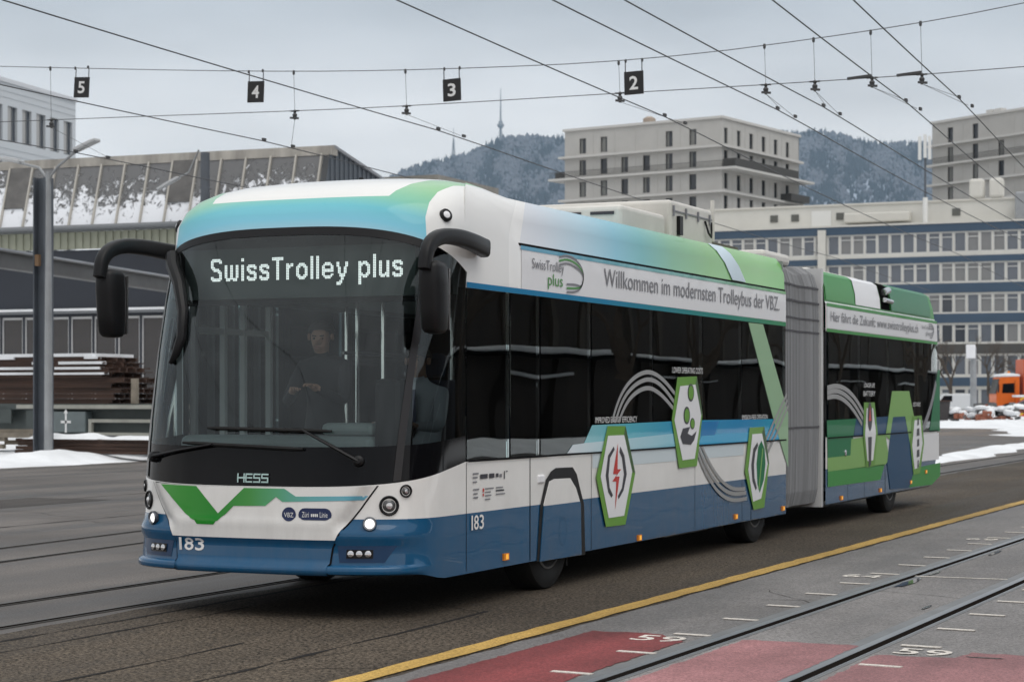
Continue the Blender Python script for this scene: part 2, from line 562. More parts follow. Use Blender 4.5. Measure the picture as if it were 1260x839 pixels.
for i, s in ((0, '59'), (1, '64'), (2, '69')):
    y = 0.12 + 5.275 * i
    for xo in (3.14, 4.95):
        lettering('scale_number', s, 0.36, 0.30, lambda u, v: (xo + .018 * y + u, y - 0.42 + v - .1 * u, 0.0136), M_WHITEPAINT, tram_lane, 0.01)
# puddles beside the rail
M_PUDDLE = mat('puddle', (0.02, 0.02, 0.022), 0.03, spec=0.6)
for cx, cy, rx, ry in ((3.955, 4.6, .055, .55), (3.96, 5.7, .03, .3), (4.03, 8.4, .03, .4), (4.55, 2.6, .02, .2), (5.55, -0.30, .14, .035)):
    rnd = random.Random(cx)
    MB().poly([(cx + rx * rnd.uniform(.6, 1.1) * math.cos(a * .524) + .018 * 0, cy + ry * rnd.uniform(.6, 1.1) * math.sin(a * .524), 0.0145) for a in range(12)]).build('puddle', M_PUDDLE, tram_lane)

sheet('gravel', -66, -21.7, -60, 75, -0.008, mat('gravel_ground', (.13, .115, .10), .9, var=.5, vscale=1.5, bump=.6, bscale=12))
# snow: banks along the yard, strips on the far road
def snow_bank(name, fn, nx, ny):
    b = MB()
    vs = [fn(i / nx, j / ny) for j in range(ny + 1) for i in range(nx + 1)]
    fs = [(j * (nx + 1) + i, j * (nx + 1) + i + 1, (j + 1) * (nx + 1) + i + 1, (j + 1) * (nx + 1) + i) for j in range(ny) for i in range(nx)]
    o = b.add(vs, fs).build(name, M_SNOW, smooth=True, sharp=180)
    return tag(o, kind='structure')
def hsh(x, y, s=1.0):
    from mathutils import noise
    return noise.noise(Vector((x * s, y * s, 3.1)))
def left_bank(u, v):
    y = 5 + v * 70
    x = -21.9 - u * 45 + hsh(y, 0, .35) * (1 - u) * 0.7
    z = 0.10 * min(1, u * 20) + 0.16 * hsh(x, y, .5) * min(1, u * 12) + 0.07 * hsh(x, y, 1.7) * min(1, u * 14) + 0.05 * hsh(x, y, 3.9) * min(1, u * 16)
    z += 0.26 * math.exp(-((x + 23.9) / 0.8) ** 2 - ((y - 29.0) / 2.2) ** 2)
    return (x, y, max(z, -.03) - 0.03)
snow_bank('snow_bank', left_bank, 130, 230)
def strip_snow(cx, y0, y1, w, h, slope, seed):
    def fn(u, v):
        y = y0 + v * (y1 - y0)
        e = math.sin(math.pi * min(max(v, 0), 1)) ** .5
        x = cx + slope * (y - y0) + (u - .5) * w * e * (1 + .5 * hsh(y, seed, .3)) + .5 * hsh(y + 40, seed, .25)
        return (x, y, -0.02 + h * math.sin(math.pi * u) * (1 + .6 * hsh(x, y, .8)) * e)
    snow_bank('snow_strip', fn, 10, 60)
strip_snow(-2.9, 34, 64, 1.5, .12, -0.05, 3)
strip_snow(-6.5, 74, 108, 5.0, .10, -0.12, 5)
def far_snow(u, v):
    x = -45 + 62 * u; y = 96 + 95 * v
    e = min(1, u * 8, (1 - u) * 8, v * 6, (1 - v) * 6)
    return (x, y, -0.02 + max(0, e) * (0.22 + .35 * hsh(x, y, .12) + .12 * hsh(x, y, .5)))
snow_bank('snow_field', far_snow, 60, 70)

# ================================================================== the articulated trolleybus
M_BWHITE = mat('bus_white_paint', (0.82, 0.81, 0.79), 0.28, coat=0.8, var=0.03, vscale=1.5, wave=0.14, wscale=1.3)
M_BBLUE = mat('bus_blue_paint', (0.006, 0.084, 0.192), 0.22, coat=0.75, wave=0.18, wscale=1.3)
M_FOIL = mat('white_foil', (0.80, 0.80, 0.82), 0.35, coat=0.25)
M_BLACKPL = mat('black_plastic', (0.012, 0.012, 0.013), 0.40, spec=0.2, bump=0.1, bscale=60)
M_BLACKGL = mat('black_gloss', (0.004, 0.004, 0.005), 0.06, spec=0.22)
M_RUBBER = mat('rubber', (0.014, 0.014, 0.014), 0.75, spec=.25, var=0.3, vscale=8)
M_UNDER = mat('underbody', (0.010, 0.010, 0.010), 0.95, spec=0.0)
M_RIM = mat('wheel_rim', (0.20, 0.20, 0.20), 0.5, 0.4, var=.3, vscale=9)
M_SEAM = mat('panel_gap', (0.008, 0.008, 0.009), 0.8, spec=0.1)
M_GREEN = mat('hexagon_green', (0.150, 0.335, 0.058), 0.35, coat=0.12)
M_DKGREEN = mat('dark_green_foil', (0.006, 0.165, 0.060), 0.35, coat=0.12)
M_MGREEN = mat('mid_green_foil', (0.045, 0.27, 0.055), 0.35, coat=0.12)
M_LGREEN = mat('light_green_foil', (0.22, 0.42, 0.12), 0.35, coat=0.12)
M_PALEGREEN = mat('pale_green_foil', (0.30, 0.47, 0.29), 0.35, coat=0.12)
M_PALEBLUE = mat('pale_blue_foil', (0.60, 0.72, 0.80), 0.35, coat=0.12)
M_LBLUE = mat('light_blue_foil', (0.32, 0.58, 0.66), 0.35, coat=0.12)
M_MBLUE = mat('mid_blue_foil', (0.012, 0.19, 0.45), 0.35, coat=0.12)
M_RBLUE = mat('royal_blue_foil', (0.004, 0.058, 0.14), 0.35, coat=0.12)
M_NAVY = mat('navy_print', (0.008, 0.020, 0.085), 0.35)
M_GREY = mat('grey_print', (0.20, 0.20, 0.22), 0.4)
M_ARC = mat('arc_print', (0.30, 0.30, 0.30), 0.4)
M_INK = mat('ink', (0.035, 0.035, 0.045), 0.4)
M_REDPR = mat('red_print', (0.55, 0.03, 0.02), 0.35)
M_SILVER = mat('silver_letter', (0.45, 0.62, 0.60), 0.3)
M_PRINTW = mat('white_print', (0.80, 0.80, 0.80), 0.4)
M_CHROME = mat('chrome', (0.65, 0.65, 0.66), 0.15, 0.9)
M_AMBER = mat('amber_lens', (0.75, 0.25, 0.02), 0.25, coat=0.5)
M_LENS = mat('lamp_lens', (0.10, 0.10, 0.10), 0.06, 0.3, coat=0.8)
M_LIT = mat('lit_lamp', (1, 1, 1), 0.2, emit=(1.0, 0.98, 0.93), estr=1.3)
M_INTER = mat('bus_interior', (0.16, 0.18, 0.18), 0.7, var=.2, vscale=4)
M_INTLT = mat('bus_interior_grey', (0.30, 0.34, 0.34), 0.6)
M_DASH = mat('dashboard', (0.20, 0.24, 0.24), 0.6)
M_SEATF = mat('seat_fabric', (0.02, 0.03, 0.06), 0.9)
G_SCREEN = glass('windscreen_glass', (0.80, 0.88, 0.87), 0.012, wave=0.05, wscale=1.0)
G_SIDE = glass('side_glass', (0.62, 0.62, 0.62), 0.008, wave=0.12, wscale=0.7)
G_CLEAR = glass('door_glass', (0.80, 0.86, 0.86), 0.02)
G_CORNER = glass('corner_glass', (0.36, 0.40, 0.40), 0.02, wave=0.08, wscale=1.2)
G_DRIVER = glass('driver_window_glass', (0.78, 0.84, 0.84), 0.02, wave=0.06, wscale=1.0)

SIDE = {
 'strip': [[3.134,1.169],[3.266,1.241],[3.534,1.25],[3.731,1.408],[6.492,1.424],[10.05,1.407],[10.05,1.155],[6.492,1.156]],
 'strip_light': [[3.134,1.169],[3.266,1.241],[3.534,1.25],[5.988,1.298],[5.988,1.151]],
 'strip_dark': [[6.806,1.404],[7.405,1.406],[7.266,1.26],[6.806,1.259]],
 'strip_navy': [[5.411,1.363],[5.889,1.414],[5.938,1.291],[5.411,1.283]],
 'diag': [[8.457,2.497],[9.019,2.498],[10.05,1.475],[10.05,0.825],[9.474,1.365]],
 'hex1': [[3.81,0.935],[4.095,1.396],[4.558,1.39],[4.82,0.937],[4.558,0.464],[4.054,0.471]],
 'hex2': [[5.865,1.438],[6.037,1.863],[6.648,1.878],[6.833,1.48],[6.648,0.95],[6.087,0.943]],
 'hex3': [[8.305,0.836],[8.487,1.322],[9.051,1.324],[9.244,0.898],[9.051,0.4],[8.641,0.393]],
 'in1': [[3.911,0.939],[4.095,1.306],[4.515,1.306],[4.732,0.955],[4.515,0.55],[4.115,0.549]],
 'in2': [[5.938,1.429],[6.112,1.773],[6.596,1.793],[6.78,1.472],[6.57,1.028],[6.187,1.022]],
 'in3': [[8.426,0.85],[8.579,1.247],[8.955,1.25],[9.18,0.9],[8.923,0.509],[8.61,0.486]],
 'bolt': [[4.345,1.234],[4.219,0.95],[4.324,0.946],[4.198,0.883],[4.303,0.879],[4.271,0.616],[4.387,0.922],[4.292,0.925],[4.43,0.988],[4.334,0.992]],
 'hand': [[6.112,1.263],[6.187,1.344],[6.415,1.358],[6.338,1.292],[6.466,1.265],[6.622,1.313],[6.544,1.222],[6.441,1.174],[6.187,1.187]],
 'coin1': [[6.441,1.708],[0.103,0.092]],
 'coin2': [[6.313,1.476],[0.102,0.091]],
 'coin3': [[6.492,1.39],[0.078,0.059]],
 'r_dkgreen': [[11.826,1.37],[13.326,1.377],[13.022,0.893],[11.866,0.892]],
 'r_blue': [[13.326,1.377],[15.958,1.4],[15.854,1.14],[13.195,1.139]],
 'r_lgreen': [[13.065,1.109],[14.997,1.142],[15.244,0.766],[14.948,0.705],[11.866,0.716],[11.866,0.892],[13.022,0.893]],
 'r_mgreen': [[11.866,0.716],[14.948,0.716],[14.705,0.506],[11.866,0.519]],
 'r_white': [[14.997,1.061],[18.613,1.108],[18.613,0.683],[15.144,0.699]],
 'r_A': [[14.997,1.119],[15.394,1.755],[16.488,1.759],[17.204,0.908],[16.596,0.909],[16.221,1.386],[15.445,1.381],[15.244,1.057]],
 'r_Ablue': [[15.445,1.381],[16.221,1.386],[16.596,0.909],[16.815,0.55],[16.488,0.319],[15.294,0.345],[15.095,0.723],[15.244,1.057]],
 'r_corner': [[18.521,2.1],[18.674,2.102],[18.674,1.133],[17.894,1.126]],
 'r_low': [[16.542,0.595],[18.705,0.629],[18.705,0.422],[18.071,0.305],[16.274,0.328]],
 'hex4': [[13.726,1.595],[14.325,1.594],[14.514,1.161],[14.325,0.713],[13.862,0.705],[13.681,1.153]],
 'hex5': [[16.705,1.382],[17.317,1.389],[17.488,0.964],[17.204,0.512],[16.76,0.503],[16.542,0.947]],
 'in4': [[13.862,1.517],[14.231,1.515],[14.395,1.163],[14.231,0.794],[13.908,0.792],[13.771,1.151]],
 'in5': [[16.815,1.32],[17.204,1.328],[17.374,0.966],[17.092,0.602],[16.815,0.587],[16.65,0.945]],
 'arrL': [[4.24,1.206],[4.095,1.126],[4.033,0.942],[4.095,0.79],[4.177,0.734],[4.219,0.754],[4.136,0.826],[4.105,0.939],[4.146,1.103],[4.261,1.175]],
 'arrR': [[4.408,1.202],[4.515,1.115],[4.58,0.938],[4.494,0.788],[4.366,0.71],[4.345,0.741],[4.451,0.813],[4.504,0.94],[4.451,1.094],[4.387,1.149]],
 'leaf': [[8.923,1.167],[8.797,1.096],[8.735,0.913],[8.766,0.682],[8.86,0.576],[9.019,0.718],[9.083,0.903],[9.051,1.072]],
 'gear': [[8.766,1.152],[8.61,1.082],[8.533,0.901],[8.579,0.717],[8.703,0.611],[8.75,0.636],[8.657,0.75],[8.635,0.898],[8.688,1.043],[8.797,1.114]],
 'spat_o': [[2.467,0.269],[2.537,0.739],[2.661,0.956],[2.768,1.021],[2.876,1.049],[3.266,1.044],[3.361,0.98],[3.437,0.854],[3.534,0.705],[3.563,0.252]],
 'spat_i': [[2.52,0.268],[2.608,0.75],[2.732,0.939],[2.84,0.956],[3.19,0.95],[3.322,0.859],[3.437,0.71],[3.457,0.26]],
 'whitest': [[7.349,3.328],[7.919,3.333],[8.396,2.949],[7.919,2.95]],
 'arc1a': [[4.219,1.432],[4.324,1.574],[4.472,1.703],[4.666,1.804],[4.909,1.876],[5.157,1.91],[5.411,1.889],[5.696,1.812],[5.963,1.699]],
 'arc1b': [[4.303,1.431],[4.408,1.559],[4.558,1.673],[4.754,1.758],[4.976,1.814],[5.203,1.839],[5.458,1.81],[5.696,1.731],[5.938,1.617]],
 'arc1c': [[4.387,1.43],[4.515,1.551],[4.666,1.642],[4.842,1.704],[5.044,1.744],[5.249,1.753],[5.458,1.714],[5.672,1.65],[5.914,1.552]],
 'arc2a': [[6.806,1.158],[7.02,0.999],[7.294,0.843],[7.574,0.728],[7.919,0.653],[8.335,0.644]],
 'arc2b': [[6.727,1.125],[6.94,0.958],[7.211,0.794],[7.518,0.669],[7.89,0.6],[8.366,0.598]],
 'arc2c': [[6.674,1.093],[6.859,0.927],[7.129,0.754],[7.461,0.611],[7.861,0.531],[8.396,0.533]],
 'arc3a': [[9.115,1.07],[9.507,1.318],[10.015,1.631]],
 'arc3b': [[9.212,1.03],[9.641,1.287],[10.05,1.563]],
 'arc3c': [[9.019,1.11],[9.408,1.357],[9.981,1.698]],
 'arc4a': [[11.826,1.785],[12.268,1.818],[12.766,1.779],[13.282,1.65],[13.726,1.451]],
 'arc4b': [[11.826,1.723],[12.268,1.755],[12.724,1.703],[13.195,1.585],[13.681,1.374]],
 'arc4c': [[11.826,1.66],[12.227,1.682],[12.64,1.639],[13.108,1.52],[13.636,1.297]],
 'arc5': [[18.37,1.906],[18.012,1.523],[17.374,1.153]]}


def add_grime(m, amount=.5):
    """winter road film: a patchy dusty layer thrown up from the wheels, thickest near the road"""
    t = m.node_tree; b = t.nodes['Principled BSDF']
    tc = t.nodes.new('ShaderNodeTexCoord'); sx = t.nodes.new('ShaderNodeSeparateXYZ')
    mp = t.nodes.new('ShaderNodeMapping'); mp.inputs['Scale'].default_value = (2, 1.3, .55)
    n = t.nodes.new('ShaderNodeTexNoise'); n.inputs['Scale'].default_value = 2.6; n.inputs['Detail'].default_value = 8; n.inputs['Roughness'].default_value = .7
    mr = t.nodes.new('ShaderNodeMapRange'); mr.inputs['From Min'].default_value = .25; mr.inputs['From Max'].default_value = 1.15; mr.inputs['To Min'].default_value = amount; mr.inputs['To Max'].default_value = amount * .10
    nr = t.nodes.new('ShaderNodeMapRange'); nr.inputs['From Min'].default_value = .38; nr.inputs['From Max'].default_value = .68
    k = t.nodes.new('ShaderNodeMath'); k.operation = 'MULTIPLY'
    mx = t.nodes.new('ShaderNodeMix'); mx.data_type = 'RGBA'; mx.inputs['B'].default_value = (.17, .15, .13, 1)
    t.links.new(tc.outputs['Object'], sx.inputs[0]); t.links.new(tc.outputs['Object'], mp.inputs[0]); t.links.new(mp.outputs[0], n.inputs['Vector'])
    t.links.new(sx.outputs[2], mr.inputs[0]); t.links.new(n.outputs['Fac'], nr.inputs[0]); t.links.new(mr.outputs[0], k.inputs[0]); t.links.new(nr.outputs[0], k.inputs[1])
    src = b.inputs['Base Color'].links[0].from_socket if b.inputs['Base Color'].links else None
    if src: t.links.new(src, mx.inputs['A'])
    else: mx.inputs['A'].default_value = b.inputs['Base Color'].default_value
    t.links.new(k.outputs[0], mx.inputs['Factor']); t.links.new(mx.outputs['Result'], b.inputs['Base Color'])
    cw = t.nodes.new('ShaderNodeMapRange'); cw.inputs['To Min'].default_value = b.inputs['Coat Weight'].default_value; cw.inputs['To Max'].default_value = .1
    t.links.new(k.outputs[0], cw.inputs[0]); t.links.new(cw.outputs[0], b.inputs['Coat Weight'])
add_grime(M_BWHITE, .26); add_grime(M_BBLUE, .16)
bus = empty('articulated_trolleybus', (0, 0, 0), label='white, blue and green articulated trolleybus with hexagon pictograms on its side', cat='trolleybus')

def lerp(xs, ys, x):
    if x <= xs[0]: return ys[0]
    for i in range(len(xs) - 1):
        if x <= xs[i + 1]:
            t = (x - xs[i]) / (xs[i + 1] - xs[i])
            return ys[i] + (ys[i + 1] - ys[i]) * t
    return ys[-1]
ZK = [.28, .75, 1.05, 1.4, 2.0, 2.5, 2.8, 2.97, 3.2]
YK = [-.05, -.01, 0, .05, .17, .30, .40, .46, .56]
BZ = [.335, .345, .36, .388, .398, .41, .555, .60, .655, .70, .75]
BB = [.020, .044, .052, .050, .044, .008, .004, .034, .036, .008, 0]
HW, NL = 1.275, 0.75
def nose(Z): return lerp(ZK, YK, Z)
def bump(Z): return lerp(BZ, BB, Z) if Z < .75 else 0.0
def surf(X, Z):
    a = min(abs(X) / (HW + .0001), 1.0)
    return nose(Z) - bump(Z) + NL * (1 - (1 - a ** 3) ** (1 / 3))
def on_front(X, Z, off=0.0):
    e = 0.004
    p = Vector((X, surf(X, Z), Z))
    dx = Vector((2 * e, surf(X + e, Z) - surf(X - e, Z), 0))
    dz = Vector((0, surf(X, Z + e) - surf(X, Z - e), 2 * e))
    n = dx.cross(dz).normalized()
    if n.y > 0: n = -n
    return p + n * off, n

def front_decal(name, poly, m, off, parent, step=0.07):
    bm = bmesh.new()
    f = bm.faces.new([bm.verts.new((x, 0, z)) for x, z in poly])
    xs = [p[0] for p in poly]; zs = [p[1] for p in poly]
    for ax, lo, hi in ((0, min(xs), max(xs)), (2, min(zs), max(zs))):
        k = math.ceil(lo / step)
        while k * step < hi:
            co = [0, 0, 0]; co[ax] = k * step
            no = [0, 0, 0]; no[ax] = 1
            bmesh.ops.bisect_plane(bm, geom=bm.verts[:] + bm.edges[:] + bm.faces[:], plane_co=co, plane_no=no)
            k += 1
    for v in bm.verts:
        o = off(v.co.x, v.co.z) if callable(off) else off
        v.co = on_front(v.co.x, v.co.z, o)[0]
    bmesh.ops.recalc_face_normals(bm, faces=bm.faces)
    me = bpy.data.meshes.new(name)
    bm.to_mesh(me); bm.free()
    me.materials.append(m)
    me.shade_smooth()
    return link_mesh(name, me, parent)

# ---- front car shell ------------------------------------------------
def zbot(y): return 0.985 + 0.17 * min(max(y / 1.05, 0), 1)
def ztop(y):
    t = min(max(y / 1.05, 0), 1)
    return 2.975 - 0.46 * (t ** 0.9)
NPH = 22
phis = [math.pi / 2 * i / NPH for i in range(NPH + 1)]
SIDE_T = [1.07, 1.3, 1.5, 1.7, 1.9, 2.1, 2.3, 3.0, 5.0, 7.5, 9.98]
cols = []                                     # (kind, param, side)
for T in reversed(SIDE_T): cols.append(('s', T, 1))
for p in phis: cols.append(('n', p, 1))
for p in reversed(phis[:-1]): cols.append(('n', p, -1))
for T in SIDE_T: cols.append(('s', T, -1))
def colbase(c):
    k, p, s = c
    if k == 's': return HW, p
    return HW * max(math.cos(p), 0) ** (2 / 3), NL * (1 - math.sin(p) ** (2 / 3))
NOSEZ = {.28: .335, .300: .345, .32: .36, .375: .388, .388: .398, .40: .41}
LOWZ = [.28, .300, .32, .375, .388, .40, .48, .555, .60, .655, .70, .75]
WFR = [0, .15, .25, .35, .45, .55, .65, .75, .85, .955, 1.0]
TH = [0, 12, 24, 36, 48, 60, 70, 80, 90]
FAIR = [(2.515, 1.275), (2.90, 1.275), (2.925, 1.258), (3.12, 1.252), (3.24, 1.215), (3.315, 1.15), (3.325, 1.08), (3.16, 1.05), (3.15, .45)]
def sstep(a, b, x):
    t = min(max((x - a) / (b - a), 0), 1); return t * t * (3 - 2 * t)
def shell_pt(c, Z):
    k, p, s = c
    if k == 'n':
        f_ = 1 - sstep(.35, .75, NL * (1 - math.sin(p) ** (2 / 3)))
        Z = Z + (NOSEZ.get(Z, Z) - Z) * f_
    e = bump(Z)
    if k == 's':
        return Vector((s * HW, p, Z))
    fade = 1 - sstep(.15, .60, NL * (1 - math.sin(p) ** (2 / 3)))
    w = HW + e * .45 * fade
    return Vector((s * w * max(math.cos(p), 0) ** (2 / 3), nose(Z) - e * fade + NL * (1 - math.sin(p) ** (2 / 3)), Z))
def roof_pt(c, k):
    kind, p, s = c
    bx, by = colbase(c)
    zt = ztop(by) if kind == 'n' else 2.515
    n = 2.2 + 2.2 * min(1, by / 1.0)
    a = R(TH[k])
    q = 1 - max(math.cos(a), 0) ** (2 / n)
    hz = math.sin(a) ** (2 / n)
    w = HW - q * (HW - .45)
    y0 = nose(zt) + q * (1.75 - nose(zt))
    ln = NL + q * .35
    z = zt + (3.45 - zt) * hz
    if kind == 'n':
        x = w * max(math.cos(p), 0) ** (2 / 3); y = y0 + ln * (1 - math.sin(p) ** (2 / 3))
    else:
        ys = y0 + ln
        y = max(p, ys + (9.98 - ys) * (p - 1.07) / (9.98 - 1.07)) if k else p
        x = w
    t = sstep(1.55, 2.2, y)
    fz, fw = FAIR[k]
    if kind == 'n': fw = fw * x / max(w, 1e-6)
    return Vector((s * (x + (fw - x) * t), y, z + (fz - z) * t))
rows = []
for Z in LOWZ: rows.append([shell_pt(c, Z) for c in cols])
for f in (0.5,):
    rows.append([shell_pt(c, .75 + (zbot(colbase(c)[1]) - .75) * f) for c in cols])
RB = len(rows)
for f in WFR:
    r = []
    for c in cols:
        y = colbase(c)[1]
        zb = zbot(y); zt = ztop(y) if c[0] == 'n' else 2.515
        r.append(shell_pt(c, zb + (zt - zb) * f))
    rows.append(r)
RT = len(rows) - 1
for k in range(1, 9): rows.append([roof_pt(c, k) for c in cols])
NC = len(cols); NR = len(rows)
V = [p for r in rows for p in r]
def quad(j, i): return (j * NC + i, j * NC + i + 1, (j + 1) * NC + i + 1, (j + 1) * NC + i)
def grid_part(name, cells, mats, parent, mi=None):
    used = {}; vs = []; fs = []; ms = []
    for (j, i) in cells:
        f = []
        for q in quad(j, i):
            if q not in used:
                used[q] = len(vs); vs.append(V[q])
            f.append(used[q])
        fs.append(tuple(f)); ms.append(mi(j, i) if mi else 0)
    b = MB(); b.add(vs, fs); b.mi = ms
    return b.build(name, mats, parent, smooth=True, sharp=40)

# printed roof dome: pale blue to green band with white top, in vehicle coordinates
def dome_material():
    m = mat('dome_livery', (0.77, 0.765, 0.75), 0.25, coat=0.5)
    t = m.node_tree; b = t.nodes['Principled BSDF']
    tc = t.nodes.new('ShaderNodeTexCoord'); sx = t.nodes.new('ShaderNodeSeparateXYZ')
    t.links.new(tc.outputs['Object'], sx.inputs[0])
    def math_(op, a, c=0.0, cl=False):
        n = t.nodes.new('ShaderNodeMath'); n.operation = op; n.use_clamp = cl
        for k, q in ((0, a), (1, c)):
            if isinstance(q, (int, float)): n.inputs[k].default_value = q
            else: t.links.new(q, n.inputs[k])
        return n.outputs[0]
    X, Y, Z = sx.outputs[0], sx.outputs[1], sx.outputs[2]
    aX = math_('ABSOLUTE', X)
    cr = t.nodes.new('ShaderNodeValToRGB')
    els = cr.color_ramp.elements
    for _ in range(3): els.new(.5)
    for e, (p, c) in zip(els, ((0, (.50, .70, .80)), (.30, (.22, .57, .72)), (.52, (.15, .50, .58)), (.70, (.20, .50, .38)), (1, (.25, .50, .26)))):
        e.position = p; e.color = (*c, 1)
    mr = t.nodes.new('ShaderNodeMapRange'); mr.inputs['From Min'].default_value = 2.90; mr.inputs['From Max'].default_value = 3.40
    t.links.new(math_('ADD', Z, math_('MULTIPLY', math_('POWER', aX, 3.0), .10)), mr.inputs['Value']); t.links.new(mr.outputs[0], cr.inputs['Fac'])
    # band edge runs inwards as the roof rises; the white top starts above a slanted cut
    inband = math_('LESS_THAN', aX, math_('SUBTRACT', 1.13, math_('MULTIPLY', math_('SUBTRACT', Z, 2.9), .10)))
    top = math_('MULTIPLY', math_('GREATER_THAN', Z, 3.215), math_('LESS_THAN', aX, math_('ADD', .80, math_('MULTIPLY', math_('SUBTRACT', Z, 3.215), .40))))
    front = math_('LESS_THAN', Y, 1.9)
    f = math_('MULTIPLY', math_('MULTIPLY', inband, math_('SUBTRACT', 1.0, top)), front)
    mx = t.nodes.new('ShaderNodeMix'); mx.data_type = 'RGBA'
    mx.inputs['A'].default_value = (.76, .755, .74, 1)
    t.links.new(f, mx.inputs['Factor']); t.links.new(cr.outputs[0], mx.inputs['B'])
    t.links.new(mx.outputs['Result'], b.inputs['Base Color'])
    return m
M_DOME = dome_material()
M_FAIRING = ramp_mat('fairing_foil', 1, [(1.9, (.70, .70, .72)), (2.6, (.62, .66, .72)), (3.6, (.42, .60, .70)), (4.4, (.22, .50, .62)), (5.1, (.16, .44, .46)), (6.0, (.20, .44, .28)), (7.2, (.24, .48, .19)), (9.0, (.27, .54, .20)), (10, (.20, .50, .14))], wave=.25)
def body_mi(j, i):
    if j < len(LOWZ) - 1: return 1
    if j < RB: return 0
    c = cols[i]
    k = j - RT
    if c[0] == 's' and min(c[1], cols[i + 1][1] if cols[i + 1][0] == 's' else 0) >= 2.1 and k >= 1 and c[2] > 0: return 3
    if c[0] == 's' and c[1] > 2.0: return 0
    return 2
cells = [(j, i) for j in range(NR - 1) for i in range(NC - 1) if not (RB <= j < RT)]
front_body = grid_part('front_body', cells, [M_BWHITE, M_BBLUE, M_DOME, M_FAIRING], bus, body_mi)
# close the roof along its spine
b = MB()
top = rows[-1]
for i in range(NC // 2):
    b.poly([top[i], top[i + 1], top[NC - 2 - i], top[NC - 1 - i]])
b.build('roof_skin', M_BWHITE, bus, smooth=True)
# glazing taken from the same skin
def xcol(i): return colbase(cols[i])[0]
ns = [i for i in range(NC - 1) if (cols[i][0] == 'n' or cols[i + 1][0] == 'n')]
XSPLIT = 1.17
def is_mid(i): return cols[i][0] == 'n' and cols[i + 1][0] == 'n' and (xcol(i) + xcol(i + 1)) / 2 < XSPLIT
grid_part('windscreen_mask', [(RB, i) for i in ns], M_BLACKGL, bus)
grid_part('windscreen', [(j, i) for j in range(RB + 1, RT) for i in ns if is_mid(i)], G_SCREEN, bus)
grid_part('corner_window', [(j, i) for j in range(RB + 1, RT) for i in ns if not is_mid(i) and cols[i][2] > 0], G_CORNER, bus)
grid_part('corner_window', [(j, i) for j in range(RB + 1, RT) for i in ns if not is_mid(i) and cols[i + 1][2] < 0], G_CLEAR, bus)

# ---- side planes ----------------------------------------------------
XS = HW
def sd(off): return lambda y, z: (XS + off, y, z)
def side_poly(name, pts, m, off, parent=bus):
    return MB().poly([(XS + off, y, z) for y, z in pts]).build(name, m, parent)
def side_text(name, s, y, z, w, h, m, off=0.010, bold=0.0, shear=0.0, parent=bus):
    return lettering(name, s, w, h, lambda u, v: (XS + off, y + u, z + v + shear * u), m, parent, bold, words=' ' in s)
def side_ribbon(name, pts, w, m, off, parent=bus):
    # smooth the polyline, then give it a width
    P = [Vector((0, y, z)) for y, z in pts]
    for _ in range(2):
        Q = [P[0]]
        for a, c in zip(P, P[1:]):
            Q += [a * .75 + c * .25, a * .25 + c * .75]
        P = Q + [P[-1]]
    b = MB(); vs = []
    for i, p in enumerate(P):
        d = (P[min(i + 1, len(P) - 1)] - P[max(i - 1, 0)]).normalized()
        n = Vector((0, -d.z, d.y)) * w / 2
        vs += [(XS + off, (p + n).y, (p + n).z), (XS + off, (p - n).y, (p - n).z)]
    b.add(vs, [(2 * i, 2 * i + 1, 2 * i + 3, 2 * i + 2) for i in range(len(P) - 1)])
    return b.build(name, m, parent)

panes = [(1.085, 1.90), (1.925, 2.53), (2.555, 3.70), (3.725, 5.33), (5.355, 6.85), (6.875, 8.21), (8.235, 9.96)]
for s in (1, -1):
    for k, (a, c) in enumerate(panes):
        g = G_SIDE
        if s < 0 or k == 0: g = G_CLEAR if s < 0 else G_DRIVER
        o = MB().box(s * XS - .004, s * XS + .003, a, c, 1.16, 2.512).build('window', g, bus)
rear_panes = [(11.92, 13.55), (13.575, 15.2), (15.225, 16.95), (16.975, 18.50)]
for s in (1, -1):
    for k, (a, c) in enumerate(rear_panes):
        MB().box(s * XS - .004, s * XS + .003, a, c, 1.16, 2.50).build('window', G_SIDE if s > 0 else G_CLEAR, bus)
# window posts and frit behind the panes
for s in (1, -1):
    for y in [1.075] + [(p[1] + q[0]) / 2 for p, q in zip(panes, panes[1:])]:
        w = .03 if y < 2.0 else .05
        MB().box(s * 1.225 - .03, s * 1.225 + .03, y - w, y + w, 1.15, 2.52).build('window_post', M_BLACKPL, bus)
    for y in (11.86, 13.5625, 15.2125, 16.9625, 18.45):
        MB().box(s * 1.225 - .03, s * 1.225 + .03, y - .05, y + .05, 1.15, 2.52).build('window_post', M_BLACKPL, bus)

# ---- rear car -------------------------------------------------------
prof = [(.27, 1.235), (.30, HW), (.75, HW), (1.155, HW), None, (2.505, HW), (2.86, HW), (2.885, 1.262), (3.05, 1.25), (3.24, 1.20), (3.285, 1.13), (3.285, 1.03), (3.13, 1.0), (3.13, 0)]
b = MB()
YR0, YR1 = 11.78, 18.62
def endshift(z):   # the tail is cut off low and leans a little at the top
    if z < .8: return -(.8 - z) * 0.95
    if z > 2.4: return -(z - 2.4) * 0.35
    return 0
for s in (1, -1):
    seq = []
    for q in prof:
        if q is None:
            seq.append(None); continue
        z, x = q
        e = endshift(z)
        seq.append([(s * x, YR0, z), (s * x, 14.0, z), (s * x, 16.4, z), (s * x, YR1 - .10 + e, z), (s * (x - .035), YR1 - .02 + e, z), (s * max(x - .10, 0), YR1 + e, z)])
    for a, c in zip(seq, seq[1:]):
        if a is None or c is None: continue
        for i in range(5):
            b.cur = 1 if c[0][2] <= .76 else (2 if c[0][2] > 2.9 and s > 0 else 0)
            b.poly([a[i], a[i + 1], c[i + 1], c[i]])
b.cur = 3
zs = [q for q in prof if q]
